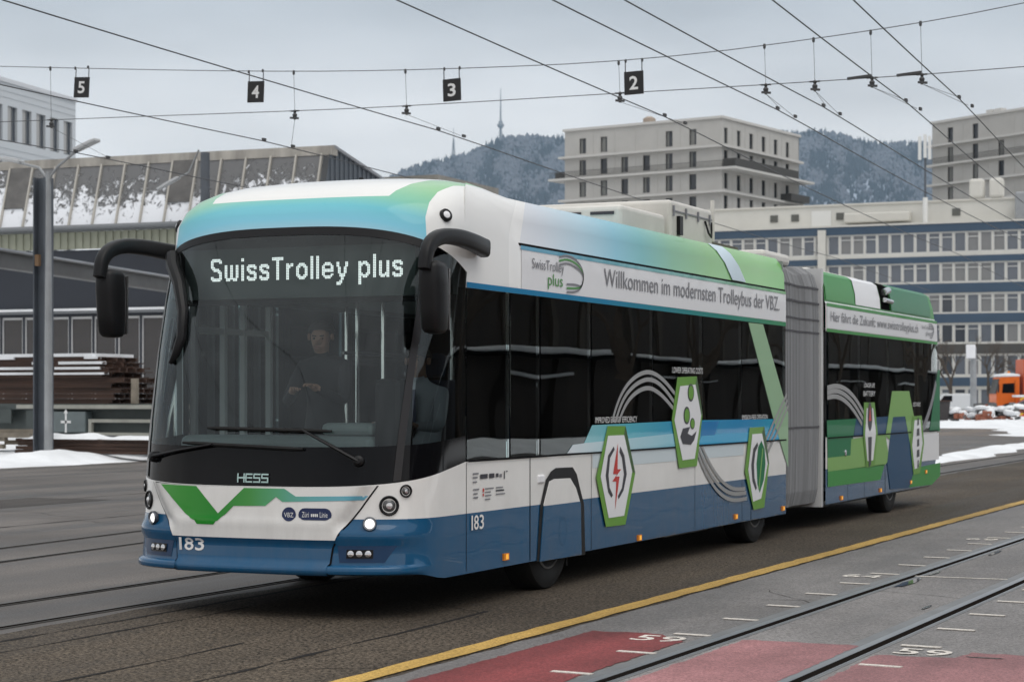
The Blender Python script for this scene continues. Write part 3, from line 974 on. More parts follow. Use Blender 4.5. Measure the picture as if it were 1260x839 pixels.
for (z1, x1), (z2, x2) in zip(zs, zs[1:]):
    b.poly([(-(max(x1 - .1, 0)), YR1 + endshift(z1), z1), (max(x1 - .1, 0), YR1 + endshift(z1), z1), (max(x2 - .1, 0), YR1 + endshift(z2), z2), (-max(x2 - .1, 0), YR1 + endshift(z2), z2)])
rear_body = b.build('rear_body', [M_BWHITE, M_BBLUE, M_MGREEN, M_DKGREEN], bus, smooth=True, sharp=30)
MB().box(-1.24, 1.24, 11.70, 11.80, .27, 3.30).build('rear_car_frame', mat('frame_white', (.60, .60, .60), .4), bus)
# panels laid on the fairing; a near-black sheet paints the shaded roof gear recess
def fair_panel(name, y0, y1, m, off=.006, slant=0.0, zs=((2.905, 1.2615), (3.05, 1.252), (3.235, 1.204), (3.283, 1.135))):
    vs = []
    for k, (z, x) in enumerate(zs):
        d = slant * (z - zs[0][0])
        vs += [(x + off, y0 - d, z + off * .5), (x + off, y1 - d, z + off * .5)]
    return MB().add(vs, [(2 * k, 2 * k + 1, 2 * k + 3, 2 * k + 2) for k in range(len(zs) - 1)]).build(name, m, bus, smooth=True)
FZ = ((2.945, 1.2615), (3.115, 1.2555), (3.237, 1.2185), (3.313, 1.153))
fair_panel('pale_fairing_stripe', 7.93, 8.42, M_PALEBLUE, .005, 1.45, FZ)
fair_panel('white_fairing_panel', 13.35, 14.75, M_FOIL, .006, -.0)
fair_panel('green_fairing_panel', 11.83, 13.30, M_MGREEN, .006, .1)
fair_panel('fairing_recess_shade', 14.80, 15.35, M_UNDER, .005)
fair_panel('dark_green_fairing_panel', 15.40, 18.02, M_DKGREEN, .012)
MB().tube([(1.30, 14.86, 3.04), (1.30, 15.30, 3.03)], .035, 10).tube([(1.27, 14.95, 3.15), (1.27, 15.2, 3.19)], .05, 10).build('roof_pipe', M_CHROME, bus)

# ---- bellows --------------------------------------------------------
b = MB()
prof2 = [(.29, 0), (.29, 1.05), (.33, 1.16), (.50, 1.20), (1.2, 1.215), (2.6, 1.215), (3.05, 1.20), (3.20, 1.15), (3.29, 1.02), (3.31, .6), (3.31, 0)]
NP = 84
rb_ = random.Random(3)
ringv = []
for k in range(NP + 1):
    y = 9.97 + (11.72 - 9.97) * k / NP
    dep = rb_.uniform(-.012, .0) if k % 2 == 0 else -rb_.uniform(.012, .045)
    if k in (0, NP): dep = 0
    dep += .02 * math.sin(math.pi * k / NP * 3)
    ring = [(x + (dep if x > .5 else 0), y, z + (dep if 2.9 < z else 0)) for z, x in prof2]
    ring += [(-p[0], p[1], p[2]) for p in reversed(ring[1:-1])]
    ringv.append(ring)
n = len(ringv[0])
b.add([p for r in ringv for p in r], [(k * n + i, k * n + (i + 1) % n, (k + 1) * n + (i + 1) % n, (k + 1) * n + i) for k in range(NP) for i in range(n)])
M_BELL = mat('bellows_fabric', (0.23, 0.235, 0.245), 0.7, var=.40, vscale=1.0, stretch=(1, 30, .25))  # vertical noise streaks put the folds' light and shade into the fabric colour
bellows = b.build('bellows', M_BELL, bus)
for z in (3.02, 2.83, 2.62, 2.46, 1.28):
    b = MB()
    for k in range(NP):
        r0, r1 = ringv[k], ringv[k + 1]
        x0 = 1.224 + (r0[5][0] - 1.215); x1 = 1.224 + (r1[5][0] - 1.215)
        if z > 3.0: x0 -= .012; x1 -= .012
        b.poly([(x0, r0[0][1], z), (x1, r1[0][1], z), (x1, r1[0][1], z + .022), (x0, r0[0][1], z + .022)])
    b.build('stitched_seam', mat('bellows_seam', (.10, .10, .11), .8), bellows)
MB().box(-1.24, 1.24, 9.96, 9.985, .30, 3.28).build('front_car_frame', mat('frame_grey', (.25, .26, .27), .4), bus)

# ---- underbody, axles, wheels ---------------------------------------
MB().box(-1.19, 1.19, .55, 9.95, .33, .46).build('floor_pan', M_UNDER, bus)
MB().box(-1.19, 1.19, 11.75, 17.6, .33, .46).build('floor_pan', M_UNDER, bus)
MB().box(-.9, .95, 6.6, 8.0, .20, .34).build('battery_tray', mat('tray_metal', (.16, .16, .15), .6), bus)
tyre_prof = [(-.14, .30), (-.14, .42), (-.125, .462), (-.10, .476), (.10, .476), (.125, .462), (.14, .42), (.145, .34), (.13, .30)]
rim_prof = [(.05, .295), (.135, .30), (.14, .285), (.06, .25), (.04, .16), (.10, .14), (.13, .10), (.13, 0.0)]
for y in (2.88, 8.94, 15.55):
    for s in (1, -1):
        w = MB().lathe((s * 1.08, y, .476), (s, 0, 0), tyre_prof, 40)
        for q in range(3):
            r = .477
            w.lathe((s * 1.08 + (q - 1) * .06, y, .476), (s, 0, 0), [(-.022, .470), (-.022, .4785), (.022, .4785), (.022, .470)], 40)
        wo = w.build('wheel', M_RUBBER, bus, smooth=True)
        ro = MB().lathe((s * 1.08, y, .476), (s, 0, 0), rim_prof, 32).build('rim', M_RIM, wo, smooth=True)
        nb = MB()
        for q in range(10):
            a = q * math.pi / 5
            nb.lathe((s * 1.15, y + .21 * math.cos(a), .476 + .21 * math.sin(a)), (s, 0, 0), [(-.03, .016), (.012, .016), (.016, .01)], 8)
        nb.build('wheel_nuts', M_CHROME, wo)
    MB().box(.90, 1.16, y + .52, y + .56, .16, .40).build('mud_flap', M_RUBBER, bus)

# ---- front wheel cover ----------------------------------------------
side_poly('wheel_arch_trim', SIDE['spat_o'], M_BLACKPL, .006)
sp_i = SIDE['spat_i']
def clip_z(poly, z0, above):
    out = []
    for (a, c) in zip(poly, poly[1:] + poly[:1]):
        ia = (a[1] >= z0) == above; ic = (c[1] >= z0) == above
        if ia: out.append(a)
        if ia != ic:
            t = (z0 - a[1]) / (c[1] - a[1]); out.append([a[0] + (c[0] - a[0]) * t, z0])
    return out
cover = MB().prism([(XS + .004, y, z) for y, z in clip_z(sp_i, .735, True)], (.010, 0, 0)).build('wheel_cover', M_BWHITE, bus)
MB().prism([(XS + .004, y, z) for y, z in clip_z(sp_i, .735, False)], (.010, 0, 0)).build('wheel_cover', M_BBLUE, bus)
ring = MB()
for k in range(28):
    a0 = 2 * math.pi * k / 28; a1 = 2 * math.pi * (k + 1) / 28
    ring.poly([(XS + .016, 3.02 + r * .085 * math.cos(a), .50 + r * .13 * math.sin(a)) for r, a in ((1, a0), (1, a1), (.9, a1), (.9, a0))])
ring.build('cover_ring', M_BBLUE, cover)

# ---- panel gaps on the flank ----------------------------------------
def vgap(y, z0, z1, w=.012): side_poly('panel_gap', [(y - w / 2, z0), (y + w / 2, z0), (y + w / 2, z1), (y - w / 2, z1)], M_SEAM, .0025)
for y, z0, z1 in ((1.08, .3, 1.15), (2.33, .29, 1.15), (3.72, .29, 1.15), (6.62, .29, 1.15), (8.245, .29, .75), (8.58, .29, .75), (13.8, .3, 1.15), (15.0, .3, 1.15), (12.9, .3, 1.15), (17.3, .3, 1.15)):
    vgap(y, z0, z1, .014 if y in (2.33, 8.58, 15.0) else .007)
side_poly('belt_gap', [(1.09, 1.150), (9.96, 1.150), (9.96, 1.166), (1.09, 1.166)], M_SEAM, .013)
side_poly('belt_gap', [(11.85, 1.135), (18.5, 1.135), (18.5, 1.152), (11.85, 1.152)], M_SEAM, .013)

# ---- livery on the flank --------------------------------------------
M_STRIPE = ramp_mat('band_stripe_foil', 1, [(1, (.01, .19, .40)), (4, (.01, .22, .40)), (6.5, (.01, .24, .24)), (9.9, (.03, .26, .10))])
M_STRIPE2 = ramp_mat('upper_stripe_foil', 1, [(2, (.08, .33, .52)), (5, (.17, .45, .50)), (8, (.20, .45, .30)), (9.9, (.16, .42, .16))])
M_STRIP = ramp_mat('belt_strip_foil', 1, [(3.2, (.30, .58, .62)), (4.6, (.10, .46, .56)), (6.2, (.02, .30, .52)), (8.4, (.01, .25, .52)), (9.5, (.01, .33, .50)), (9.9, (.02, .34, .30))])
side_poly('band_foil', [(2.15, 2.56), (9.96, 2.56), (9.96, 2.89), (2.15, 2.89)], M_FOIL, .003)
side_poly('band_stripe', [(1.08, 2.516), (9.96, 2.505), (9.96, 2.555), (1.08, 2.560)], M_STRIPE, .006)
side_poly('upper_stripe', [(2.13, 2.885), (9.96, 2.885), (9.96, 2.918), (2.13, 2.918)], M_STRIPE2, .006)
MB().box(XS - .03, XS - .004, 2.13, 9.96, 2.918, 2.940).build('fairing_shadow', M_SEAM, bus)  # dark strip painting the shadow line above the stripe
side_poly('belt_strip', SIDE['strip'], M_STRIP, .006)
side_poly('belt_strip_tip', SIDE['strip_light'], ramp_mat('belt_tip_foil', 1, [(3.1, (.66, .70, .74)), (4.0, (.48, .66, .72)), (6, (.22, .54, .66))]), .0075)
side_poly('belt_strip_patch', SIDE['strip_dark'], M_MBLUE, .0075)
side_poly('belt_strip_patch', [(6.85, 1.27), (9.5, 1.27), (9.8, 1.17), (6.7, 1.17)], mat('belt_bright_foil', (.02, .36, .62), .3, coat=.3), .0070)
side_poly('white_haze_foil', [(3.75, 1.02), (8.3, 1.02), (8.3, 1.15), (3.75, 1.15)], mat('pale_belt_foil', (.62, .70, .74), .3, coat=.4), .0025)
side_poly('diagonal_band', SIDE['diag'], M_PALEGREEN, .009)
for k in (1, 2, 3):
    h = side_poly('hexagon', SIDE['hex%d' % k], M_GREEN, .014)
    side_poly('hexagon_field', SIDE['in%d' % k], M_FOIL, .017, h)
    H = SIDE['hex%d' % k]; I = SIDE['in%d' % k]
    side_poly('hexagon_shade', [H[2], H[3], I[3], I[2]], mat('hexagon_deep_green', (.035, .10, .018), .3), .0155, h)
side_poly('bolt', SIDE['bolt'], M_REDPR, .020)
for q in ('arrL', 'arrR'): side_poly('arrow', SIDE[q], M_INK, .019)
side_poly('hand', SIDE['hand'], M_INK, .020)
def ellipse(c, r, n=18): return [(c[0] + r[0] * math.cos(2 * math.pi * i / n), c[1] + r[1] * math.sin(2 * math.pi * i / n)) for i in range(n)]
for q in ('coin1', 'coin2', 'coin3'):
    side_poly('coin', ellipse(*SIDE[q]), M_INK, .019)
    side_poly('coin_face', ellipse(SIDE[q][0], [v * .78 for v in SIDE[q][1]]), M_GREEN, .021)
side_poly('gear', SIDE['gear'], M_INK, .019)
side_poly('leaf', SIDE['leaf'], M_DKGREEN, .019)
side_poly('leaf_vein', [(8.80, .62), (8.84, .62), (8.99, 1.08), (8.95, 1.08)], M_LGREEN, .021)
for q in 'abc':
    for n_ in ('arc1', 'arc2', 'arc3'): side_ribbon('arc_line', SIDE[n_ + q], .042, M_ARC, .011)
    side_ribbon('arc_line', SIDE['arc4' + q], .06, M_ARC, .011)
side_ribbon('arc_line', SIDE['arc5'], .12, M_GREY, .011)
# rear car
side_poly('rear_band_foil', [(11.85, 2.55), (18.5, 2.55), (18.46, 2.82), (11.85, 2.82)], M_FOIL, .003)
side_poly('rear_band_stripe', [(11.82, 2.50), (18.5, 2.50), (18.5, 2.54), (11.82, 2.54)], M_MGREEN, .006)
side_poly('rear_upper_stripe', [(11.82, 2.825), (18.46, 2.825), (18.45, 2.868), (11.82, 2.868)], M_MGREEN, .006)
for q, m, off in (('r_dkgreen', M_DKGREEN, .005), ('r_blue', M_RBLUE, .005), ('r_lgreen', M_LGREEN, .006), ('r_mgreen', M_MGREEN, .006), ('r_white', M_FOIL, .004), ('r_A', M_LGREEN, .009), ('r_Ablue', M_RBLUE, .0075), ('r_corner', M_DKGREEN, .007), ('r_low', M_MGREEN, .006)):
    side_poly('foil_patch', SIDE[q], m, off)
for k in (4, 5):
    h = side_poly('hexagon', SIDE['hex%d' % k], M_GREEN, .014)
    side_poly('hexagon_field', SIDE['in%d' % k], M_FOIL, .017, h)
side_poly('drop_icon', ellipse((14.04, 1.40), (.13, .20)), M_INK, .019)
side_poly('drop_flame', [(13.97, 1.34), (14.11, 1.34), (14.04, 1.56)], M_REDPR, .021)
side_poly('plug_icon', [(13.93, 1.12), (14.15, 1.12), (14.10, .74), (13.98, .70)], M_INK, .019)
for z, w in ((1.30, .12), (1.14, .20), (.98, .16), (.82, .20), (.66, .10)):
    side_poly('speaker_icon', [(17.05 - w / 2, z - .06), (17.05 + w / 2, z - .05), (17.05 + w / 2.4, z + .06), (17.05 - w / 2.6, z + .05)], M_INK, .019)
# lettering
side_text('slogan', 'Willkommen im modernsten Trolleybus der VBZ.', 4.02, 2.625, 5.66, .215, M_GREY)
side_text('slogan', 'Hier fährt die Zukunft: www.swisstrolleyplus.ch', 12.0, 2.60, 5.1, .17, M_GREY)
side_text('logo_word', 'SwissTrolley', 2.36, 2.715, .70, .115, M_GREY)
side_text('logo_word', 'plus', 2.70, 2.585, .33, .135, mat('logo_green', (.06, .27, .05), .4))
side_text('rear_logo_word', 'SwissTrolley', 17.35, 2.70, .55, .07, M_GREY)
side_text('rear_logo_word', 'plus', 17.65, 2.60, .28, .09, M_GREY)
for k, m in enumerate((M_GREY, mat('logo_green', (.06, .27, .05), .4), M_GREY)):
    o_ = .034 * k
    side_ribbon('logo_loop', [(2.95, 2.875 - o_), (3.15, 2.905 - o_), (3.38, 2.87 - o_), (3.53, 2.77 - o_ * .3), (3.48, 2.66 + o_ * .0 - .02), (3.34, 2.600 + o_ - .012), (3.12, 2.600 + o_ - .02)], .017, m, .0095)
    side_ribbon('logo_loop', [(17.85, 2.80 - o_), (18.1, 2.80 - o_), (18.25, 2.72), (18.12, 2.60 + o_), (17.95, 2.59 + o_)], .016, M_GREY, .0095)
side_text('caption', 'IMPROVED ENERGY EFFICIENCY', 3.80, 1.425, 1.08, .055, M_PRINTW)
side_text('caption', 'LOWER OPERATING COSTS', 5.90, 1.905, .95, .06, M_PRINTW)
side_text('caption', 'EMISSION-FREE OPERATION', 8.22, 1.415, .98, .05, M_PRINTW)
side_text('caption', 'LONGER LIFE', 13.75, 1.80, .60, .06, M_PRINTW)
side_text('caption', 'BATTERY', 13.72, 1.68, .66, .07, M_PRINTW)
side_text('caption', 'LESS NOISE', 16.75, 1.53, .5, .06, M_PRINTW)
for c_, y_, w_ in (('1', 1.158, .026), ('8', 1.205, .086), ('3', 1.307, .082)): side_text('fleet_digit', c_, y_, .615, w_, .115, M_PRINTW, bold=.012)
# sponsor block below the driver's window
for k, (y, z, w, h, m) in enumerate(((1.19, 1.05, .11, .012, M_GREY), (1.19, 1.02, .09, .012, M_GREY), (1.19, .985, .08, .012, M_GREY), (1.33, 1.012, .14, .036, M_INK), (1.50, 1.012, .10, .036, M_INK),
        (1.63, 1.015, .05, .030, M_INK), (1.70, 1.012, .05, .026, M_GREY), (1.79, .995, .016, .065, M_INK), (1.83, 1.05, .03, .012, M_GREY),
        (1.20, .925, .11, .012, M_GREY), (1.20, .892, .08, .012, M_GREY), (1.20, .862, .09, .012, M_GREY), (1.38, .905, .024, .030, M_REDPR), (1.38, .872, .020, .022, M_REDPR),
        (1.42, .925, .17, .010, M_GREY), (1.42, .897, .11, .010, M_GREY), (1.42, .870, .12, .010, M_GREY), (1.42, .840, .10, .010, M_GREY), (1.63, .925, .14, .010, M_GREY), (1.63, .900, .16, .012, M_INK), (1.63, .872, .18, .010, M_GREY))):
    side_poly('sponsor_mark', [(y, z), (y + w, z), (y + w, z + h), (y, z + h)], m, .006)
for y, z in ((1.82, .36), (4.95, .315), (8.0, .352), (9.84, .35), (12.55, .35), (14.7, .36), (16.6, .40), (17.65, .52)):
    o = MB().box(XS - .01, XS + .016, y - .05, y + .05, z - .028, z + .028).build('side_marker_lamp', M_AMBER, bus)
    MB().box(XS + .016, XS + .019, y - .012, y + .030, z - .02, z + .02).build('reflector', mat('amber_bright', (.9, .45, .06), .2, emit=(1, .45, .05), estr=.5), o)
bevel_mod(MB().box(XS - .01, XS + .014, 2.49, 2.63, .93, 1.0).build('flap_handle', M_FOIL, bus), .012)
MB().lathe((XS, 12.75, .93), (1, 0, 0), [(0, .045), (.012, .045), (.02, .03)], 16).build('filler_cap', M_CHROME, bus)

# ---- nose -----------------------------------------------------------
top_edge = [(x / 20.0, zbot(NL * (1 - (1 - min(abs(x / 20.0) / HW, 1) ** 3) ** (1 / 3))) - .006) for x in range(19, -20, -1)]
def seam_side(s, e=0.0): return [(s * (.985 + e), 1.0), (s * (.872 + e), .826), (s * (.735 + e), .643), (s * (.68 + e), .54), (s * (.665 + e), .40), (s * (.665 + e), .34)]
gap_poly = [(-x, z) for x, z in seam_side(1, .013)] + [(x, z) for x, z in reversed(seam_side(1, .013))] + [(x, z) for x, z in top_edge]
front_decal('nose_gap', gap_poly, M_SEAM, .003, bus)
pn = [(-x, z) for x, z in seam_side(1)] + [(x, z) for x, z in reversed(seam_side(1))] + [(x, z) for x, z in top_edge]
def lift(x, z):
    edge = lerp([.34, .40, .643, .826, 1.0], [.665, .665, .735, .872, .985], z) - abs(x)
    return .009 + .042 * sstep(.645, .70, z) * sstep(.02, .10, edge)
front_panel = front_decal('front_panel', clip_z(pn, .598, True), M_BWHITE, lift, bus, .035)
front_decal('front_panel_skirt', clip_z(pn, .598, False), M_BBLUE, .009, bus, .035)
M_NOSEGREEN = ramp_mat('nose_green_foil', 0, [(-.85, (.06, .33, .05)), (-.3, (.012, .24, .02)), (0, (.06, .30, .06)), (.25, (.10, .38, .20)), (.5, (.14, .42, .42)), (.95, (.16, .44, .60))])
up = lambda x, z: lift(x, z) + .003
front_decal('green_ribbon', [(-.832, .985), (-.478, .978), (-.275, .775), (-.048, .972), (.300, .972), (.396, .915), (.93, .925), (.90, .893), (.287, .873), (.231, .909), (.14, .840), (-.138, .834), (-.315, .672), (-.467, .672)], M_NOSEGREEN, up, front_panel, .035)
front_decal('operator_badge', ellipse((.342, .777), (.058, .058), 24), M_NAVY, up, front_panel)
pill = [(.47 + .05 * math.cos(a), .780 + .05 * math.sin(a)) for a in [math.pi / 2 + math.pi * i / 8 for i in range(9)]] + [(.63 + .05 * math.cos(a), .780 + .05 * math.sin(a)) for a in [-math.pi / 2 + math.pi * i / 8 for i in range(9)]]
front_decal('line_badge', pill, M_NAVY, up, front_panel)
up2 = lambda x, z: lift(x, z) + .006
def front_text(name, s, x, z, w, h, m, off, parent, bold=0.0):
    return lettering(name, s, w, h, lambda u, v: on_front(x + u, z + v, off(x + u, z + v) if callable(off) else off)[0], m, parent, bold)
front_text('badge_lettering', 'VBZ', .303, .760, .078, .034, M_PRINTW, up2, front_panel)
front_text('badge_lettering', 'Züri         Linie', .450, .762, .20, .040, M_PRINTW, up2, front_panel)
for k in range(4):   # small coats of arms between the words
    x = .522 + .0145 * k
    front_decal('badge_shield', [(x, .788), (x + .011, .788), (x + .011, .770), (x + .0055, .764), (x, .770)], M_PRINTW, up2, front_panel)
for c_, x_, w_ in (('1', -.648, .026), ('8', -.600, .088), ('3', -.495, .083)): front_text('fleet_digit', c_, x_, .485, w_, .105, M_PRINTW, .014, bus, .012)
# maker's letters built from square strokes
hx, hz, hh = -.138, 1.012, .068
seg = []
def bar(x0, x1, z0, z1): front_decal('maker_letter', [(hx + x0, hz + z0), (hx + x1, hz + z0), (hx + x1, hz + z1), (hx + x0, hz + z1)], M_SILVER, .008, bus)
t_ = .011
bar(0, t_, 0, hh); bar(.055, .055 + t_, 0, hh); bar(t_, .125, .030, .041)
for x0 in (.072, .142, .212):
    bar(x0, x0 + .062, hh - t_, hh); bar(x0, x0 + .062, 0, t_)
    bar(x0, x0 + t_, .030 if x0 > .1 else 0, hh)
    bar(x0, x0 + .062, .030, .041)
    if x0 > .1: bar(x0 + .051, x0 + .062, 0, .04)
# lamps
def lamp(name, X, Z, r, lit, push=0.0):
    p, n = on_front(X, Z, push)
    n = (n + Vector((0, 0, .0))).normalized() if not push else Vector((n.x, n.y, 0)).normalized()
    e = MB().lathe(p - n * .02, n, [(0, r * 1.45), (.026, r * 1.45), (.034, r * 1.30), (.022, r * 1.04), (.005, r)], 24).build(name, mat('lamp_bezel', (.10, .11, .13), .35, .6) if lit else M_BLACKPL, bus, smooth=True)
    MB().lathe(p - n * .02, n, [(.006, r), (.018, r * .95), (.028, r * .6), (.031, r * .1)], 24).build('lens', M_LIT if lit else M_LENS, e, smooth=True)
    if not lit:
        MB().lathe(p - n * .01, n, [(0.02, r * .5), (.024, r * .45), (.026, .001)], 16).build('bulb', M_CHROME, e, smooth=True)
    return e
for s in (1, -1):
    lamp('headlight', s * .945, .712, .036, True, push=.030)
    lamp('headlight', s * 1.064, .851, .052, False)
    lamp('indicator_lamp', s * 1.158, .958, .034, False)
    p, n = on_front(s * .882, .495, 0)
    # fog lamp tray, recess shade put into a darker blue
    front_decal('fog_lamp_recess', [(s * .72, .555), (s * 1.12, .555), (s * 1.05, .43), (s * .74, .43)], mat('recess_shade_blue', (.006, .035, .095), .35, coat=.4), .004, bus)
    fo = front_decal('fog_lamp', [(s * .79, .525), (s * .975, .525), (s * .975, .462), (s * .79, .462)], M_BLACKGL, .010, bus)
    for k in range(3):
        p, n = on_front(s * (.822 + .06 * k), .494, .010)
        MB().lathe(p, n, [(0, .024), (.010, .024), (.014, .012)], 12).build('lens', M_CHROME, fo, smooth=True)
# clearance lamps on the dome
for s in (1, -1):
    c = Vector((s * 1.215, .834, 3.06)); d = Vector((s * .80, -.52, .30)).normalized()
    o = MB().lathe(c - d * .05, d, [(0, .055), (.065, .052), (.075, .038), (.07, .03)], 20).build('clearance_lamp', M_BLACKPL, bus, smooth=True)
    MB().lathe(c - d * .05, d, [(.06, .034), (.074, .028), (.080, .008)], 16).build('lens', M_FOIL, o, smooth=True)
# windscreen frame: dark header, posts, display, wipers
front_decal('windscreen_header', [(x / 20., ztop(NL * (1 - (1 - min(abs(x / 20.) / HW, 1) ** 3) ** (1 / 3))) - .060) for x in range(-23, 24)] + [(x / 20., ztop(NL * (1 - (1 - min(abs(x / 20.) / HW, 1) ** 3) ** (1 / 3))) + .004) for x in range(23, -24, -1)], M_BLACKPL, .004, bus)
for s in (1, -1):
    front_decal('windscreen_post', [(s * 1.085, 1.03), (s * 1.130, 1.04), (s * 1.165, 2.1), (s * 1.185, 2.78), (s * 1.14, 2.82), (s * 1.125, 2.1)], mat('post_black', (.012, .010, .011), .3), .006, bus)
disp = MB().box(-1.02, 1.06, .625, .70, 2.44, 2.84).build('destination_display', mat('display_panel', (.050, .066, .063), .5), bus)
MB().box(-1.14, 1.13, .71, .80, 2.40, 2.93).build('display_housing', M_BLACKPL, bus)
for s in (1, -1):
    MB().box(s * 1.20 - .02, s * 1.20 + .02, .95, 9.9, 2.46, 2.95).build('side_lining', M_INTER, bus)
GLYPH = {
 'S': ".XXXXXX. XXXXXXXX XX....XX XX...... XX...... XXX..... .XXXXX.. ..XXXXX. .....XXX ......XX ......XX XX....XX XXXXXXXX .XXXXXX.",
 'w': "XX..XX..XX " * 8 + ".XXXXXXXX. .XXX..XXX.",
 'i': "XX XX .. .. " + "XX " * 10,
 's': ".XXXXX. XXXXXXX XX...XX XXX.... .XXXXX. ..XXXXX .....XX XX...XX XXXXXXX .XXXXX.",
 'T': "XXXXXXXX XXXXXXXX " + "...XX... " * 12,
 'r': "XX.XX XXXXX XXX.. " + "XX... " * 7,
 'o': "..XXXX.. .XXXXXX. XXX..XXX XX....XX XX....XX XX....XX XX....XX XXX..XXX .XXXXXX. ..XXXX..",
 'l': "XX " * 14,
 'e': "..XXXX.. .XXXXXX. XX....XX XX....XX XXXXXXXX XXXXXXXX XX...... XX....XX .XXXXXX. ..XXXX..",
 'y': "XX....XX " * 3 + ".XX..XX. " * 4 + "..XXXX.. ..XXXX.. ...XX... ...XX... ..XX.... XXXX.... XXX.....",
 'p': "XX.XXX.. XXXXXXX. XXX..XXX XX....XX XX....XX XX....XX XX....XX XXX..XXX XXXXXXX. XX.XXX.. XX...... XX...... XX...... XX......",
 'u': "XX...XX " * 7 + "XX..XXX XXXXXXX .XXX.XX"}
M_LED = mat('led_dots', (.5, .5, .5), .5, emit=(.93, .98, .96), estr=.95)
pitch_, u_ = .0129, 0
for ch in 'SwissTrolley plus':
    if ch == ' ':
        u_ += 5; continue
    rows_ = GLYPH[ch].split(); nr = len(rows_)
    z_top = 14 if nr == 14 and ch not in 'yp' else 10
    led = MB()
    for r_i, row in enumerate(rows_):
        for c_i, q in enumerate(row):
            if q == 'X':
                x_ = -.775 + (u_ + c_i) * pitch_; z_ = 2.585 + (z_top - 1 - r_i) * pitch_
                led.poly([(x_, .6235, z_), (x_ + .0108, .6235, z_), (x_ + .0108, .6235, z_ + .0108), (x_, .6235, z_ + .0108)])
    tag(led.build('display_letter', M_LED, disp), kind='stuff')
    u_ += len(rows_[0]) + 2

def wiper(p0, p1, b0, b1):
    a, n = on_front(*p0, .035); c, _ = on_front(*p1, .05)
    root = MB().lathe(on_front(*p0, 0)[0], n, [(0, .045), (.04, .04), (.055, .02)], 14).build('wiper', M_BLACKPL, bus, smooth=True)
    MB().tube([a, a * .5 + c * .5 + n * .02, c], [.026, .022, .014], 8, sy=.6).build('wiper_arm', M_BLACKPL, root, smooth=True)
    pts = [on_front(b0[0] + (b1[0] - b0[0]) * k / 10, b0[1] + (b1[1] - b0[1]) * k / 10, .022)[0] for k in range(11)]
    MB().tube(pts, [.010] + [.017] * 9 + [.010], 6).build('wiper_blade', M_RUBBER, root)
wiper((-.99, 1.19), (-.36, 1.29), (-.66, 1.305), (.42, 1.265))
wiper((.853, 1.18), (.412, 1.405), (-.43, 1.418), (.64, 1.40))

# ---- mirrors --------------------------------------------------------
def mirror(s, yoff=0.0):
    r = MB()
    arm = [(s * 1.33, 1.30, 2.835), (s * 1.37, 1.0 + yoff * .5, 2.86), (s * 1.385, .66 + yoff, 2.88), (s * 1.385, .36 + yoff, 2.86), (s * 1.385, .17 + yoff, 2.77), (s * 1.385, .13 + yoff, 2.60)]
    P = [Vector(p) for p in arm]
    for _ in range(2):
        Q = [P[0]]
        for a, c in zip(P, P[1:]): Q += [a * .75 + c * .25, a * .25 + c * .75]
        P = Q + [P[-1]]
    k = len(P); N_ = 16; vs = []
    for i, p in enumerate(P):
        d = (P[min(i + 1, k - 1)] - P[max(i - 1, 0)]).normalized()
        sd_ = Vector((1, 0, 0)); up_ = d.cross(sd_).normalized()
        t = i / (k - 1); hw, hh_ = .055 - .012 * t, .074 - .026 * t
        for q in range(N_):
            a = 2 * math.pi * q / N_; ca, sa = math.cos(a), math.sin(a)
            vs.append(p + sd_ * math.copysign(abs(ca) ** .55, ca) * hw + up_ * math.copysign(abs(sa) ** .55, sa) * hh_)
    r.add(vs, [(i * N_ + q, i * N_ + (q + 1) % N_, (i + 1) * N_ + (q + 1) % N_, (i + 1) * N_ + q) for i in range(k - 1) for q in range(N_)] + [tuple(range(N_)), tuple((k - 1) * N_ + q for q in range(N_))])
    m = r.build('mirror_arm', M_BLACKPL, bus, smooth=True, sharp=50)
    # housing: rounded slab, open side with mirror glass to the rear
    h = MB(); rings = []
    for z, wx, wy in ((2.13, .04, .05), (2.14, .065, .08), (2.17, .080, .105), (2.3, .088, .120), (2.5, .092, .125), (2.62, .088, .12), (2.655, .075, .10), (2.67, .04, .05)):
        ring = []
        for q in range(20):
            a = 2 * math.pi * q / 20
            ca, sa = math.cos(a), math.sin(a)
            x = math.copysign(abs(ca) ** .6, ca) * wx; y = math.copysign(abs(sa) ** .6, sa) * wy
            ring.append((s * 1.385 + x, .30 + yoff + y + (z - 2.1) * -.05, z))
        rings.append(ring)
    n = 20
    h.add([p for g in rings for p in g], [(i * n + q, i * n + (q + 1) % n, (i + 1) * n + (q + 1) % n, (i + 1) * n + q) for i in range(len(rings) - 1) for q in range(n)] + [tuple(range(n)), tuple((len(rings) - 1) * n + q for q in range(n))])
    ho = h.build('mirror_housing', M_BLACKPL, m, smooth=True, sharp=50)
    MB().box(s * 1.385 - .07, s * 1.385 + .07, .405 + yoff, .420 + yoff, 2.16, 2.62).build('mirror_glass', M_CHROME, ho)
mirror(1)
mirror(-1, -.16)
# mount of the right-hand mirror swept down along the screen post
pts = [on_front(x_, z_, .02)[0] for x_, z_ in ((-1.13, 2.80), (-1.07, 2.70), (-.93, 2.55), (-.83, 2.33), (-.805, 2.13), (-.845, 1.995), (-.895, 1.925))]
MB().tube(pts, [.060, .058, .052, .045, .042, .034, .018], 10).build('mirror_mount', M_BLACKPL, bus, smooth=True)

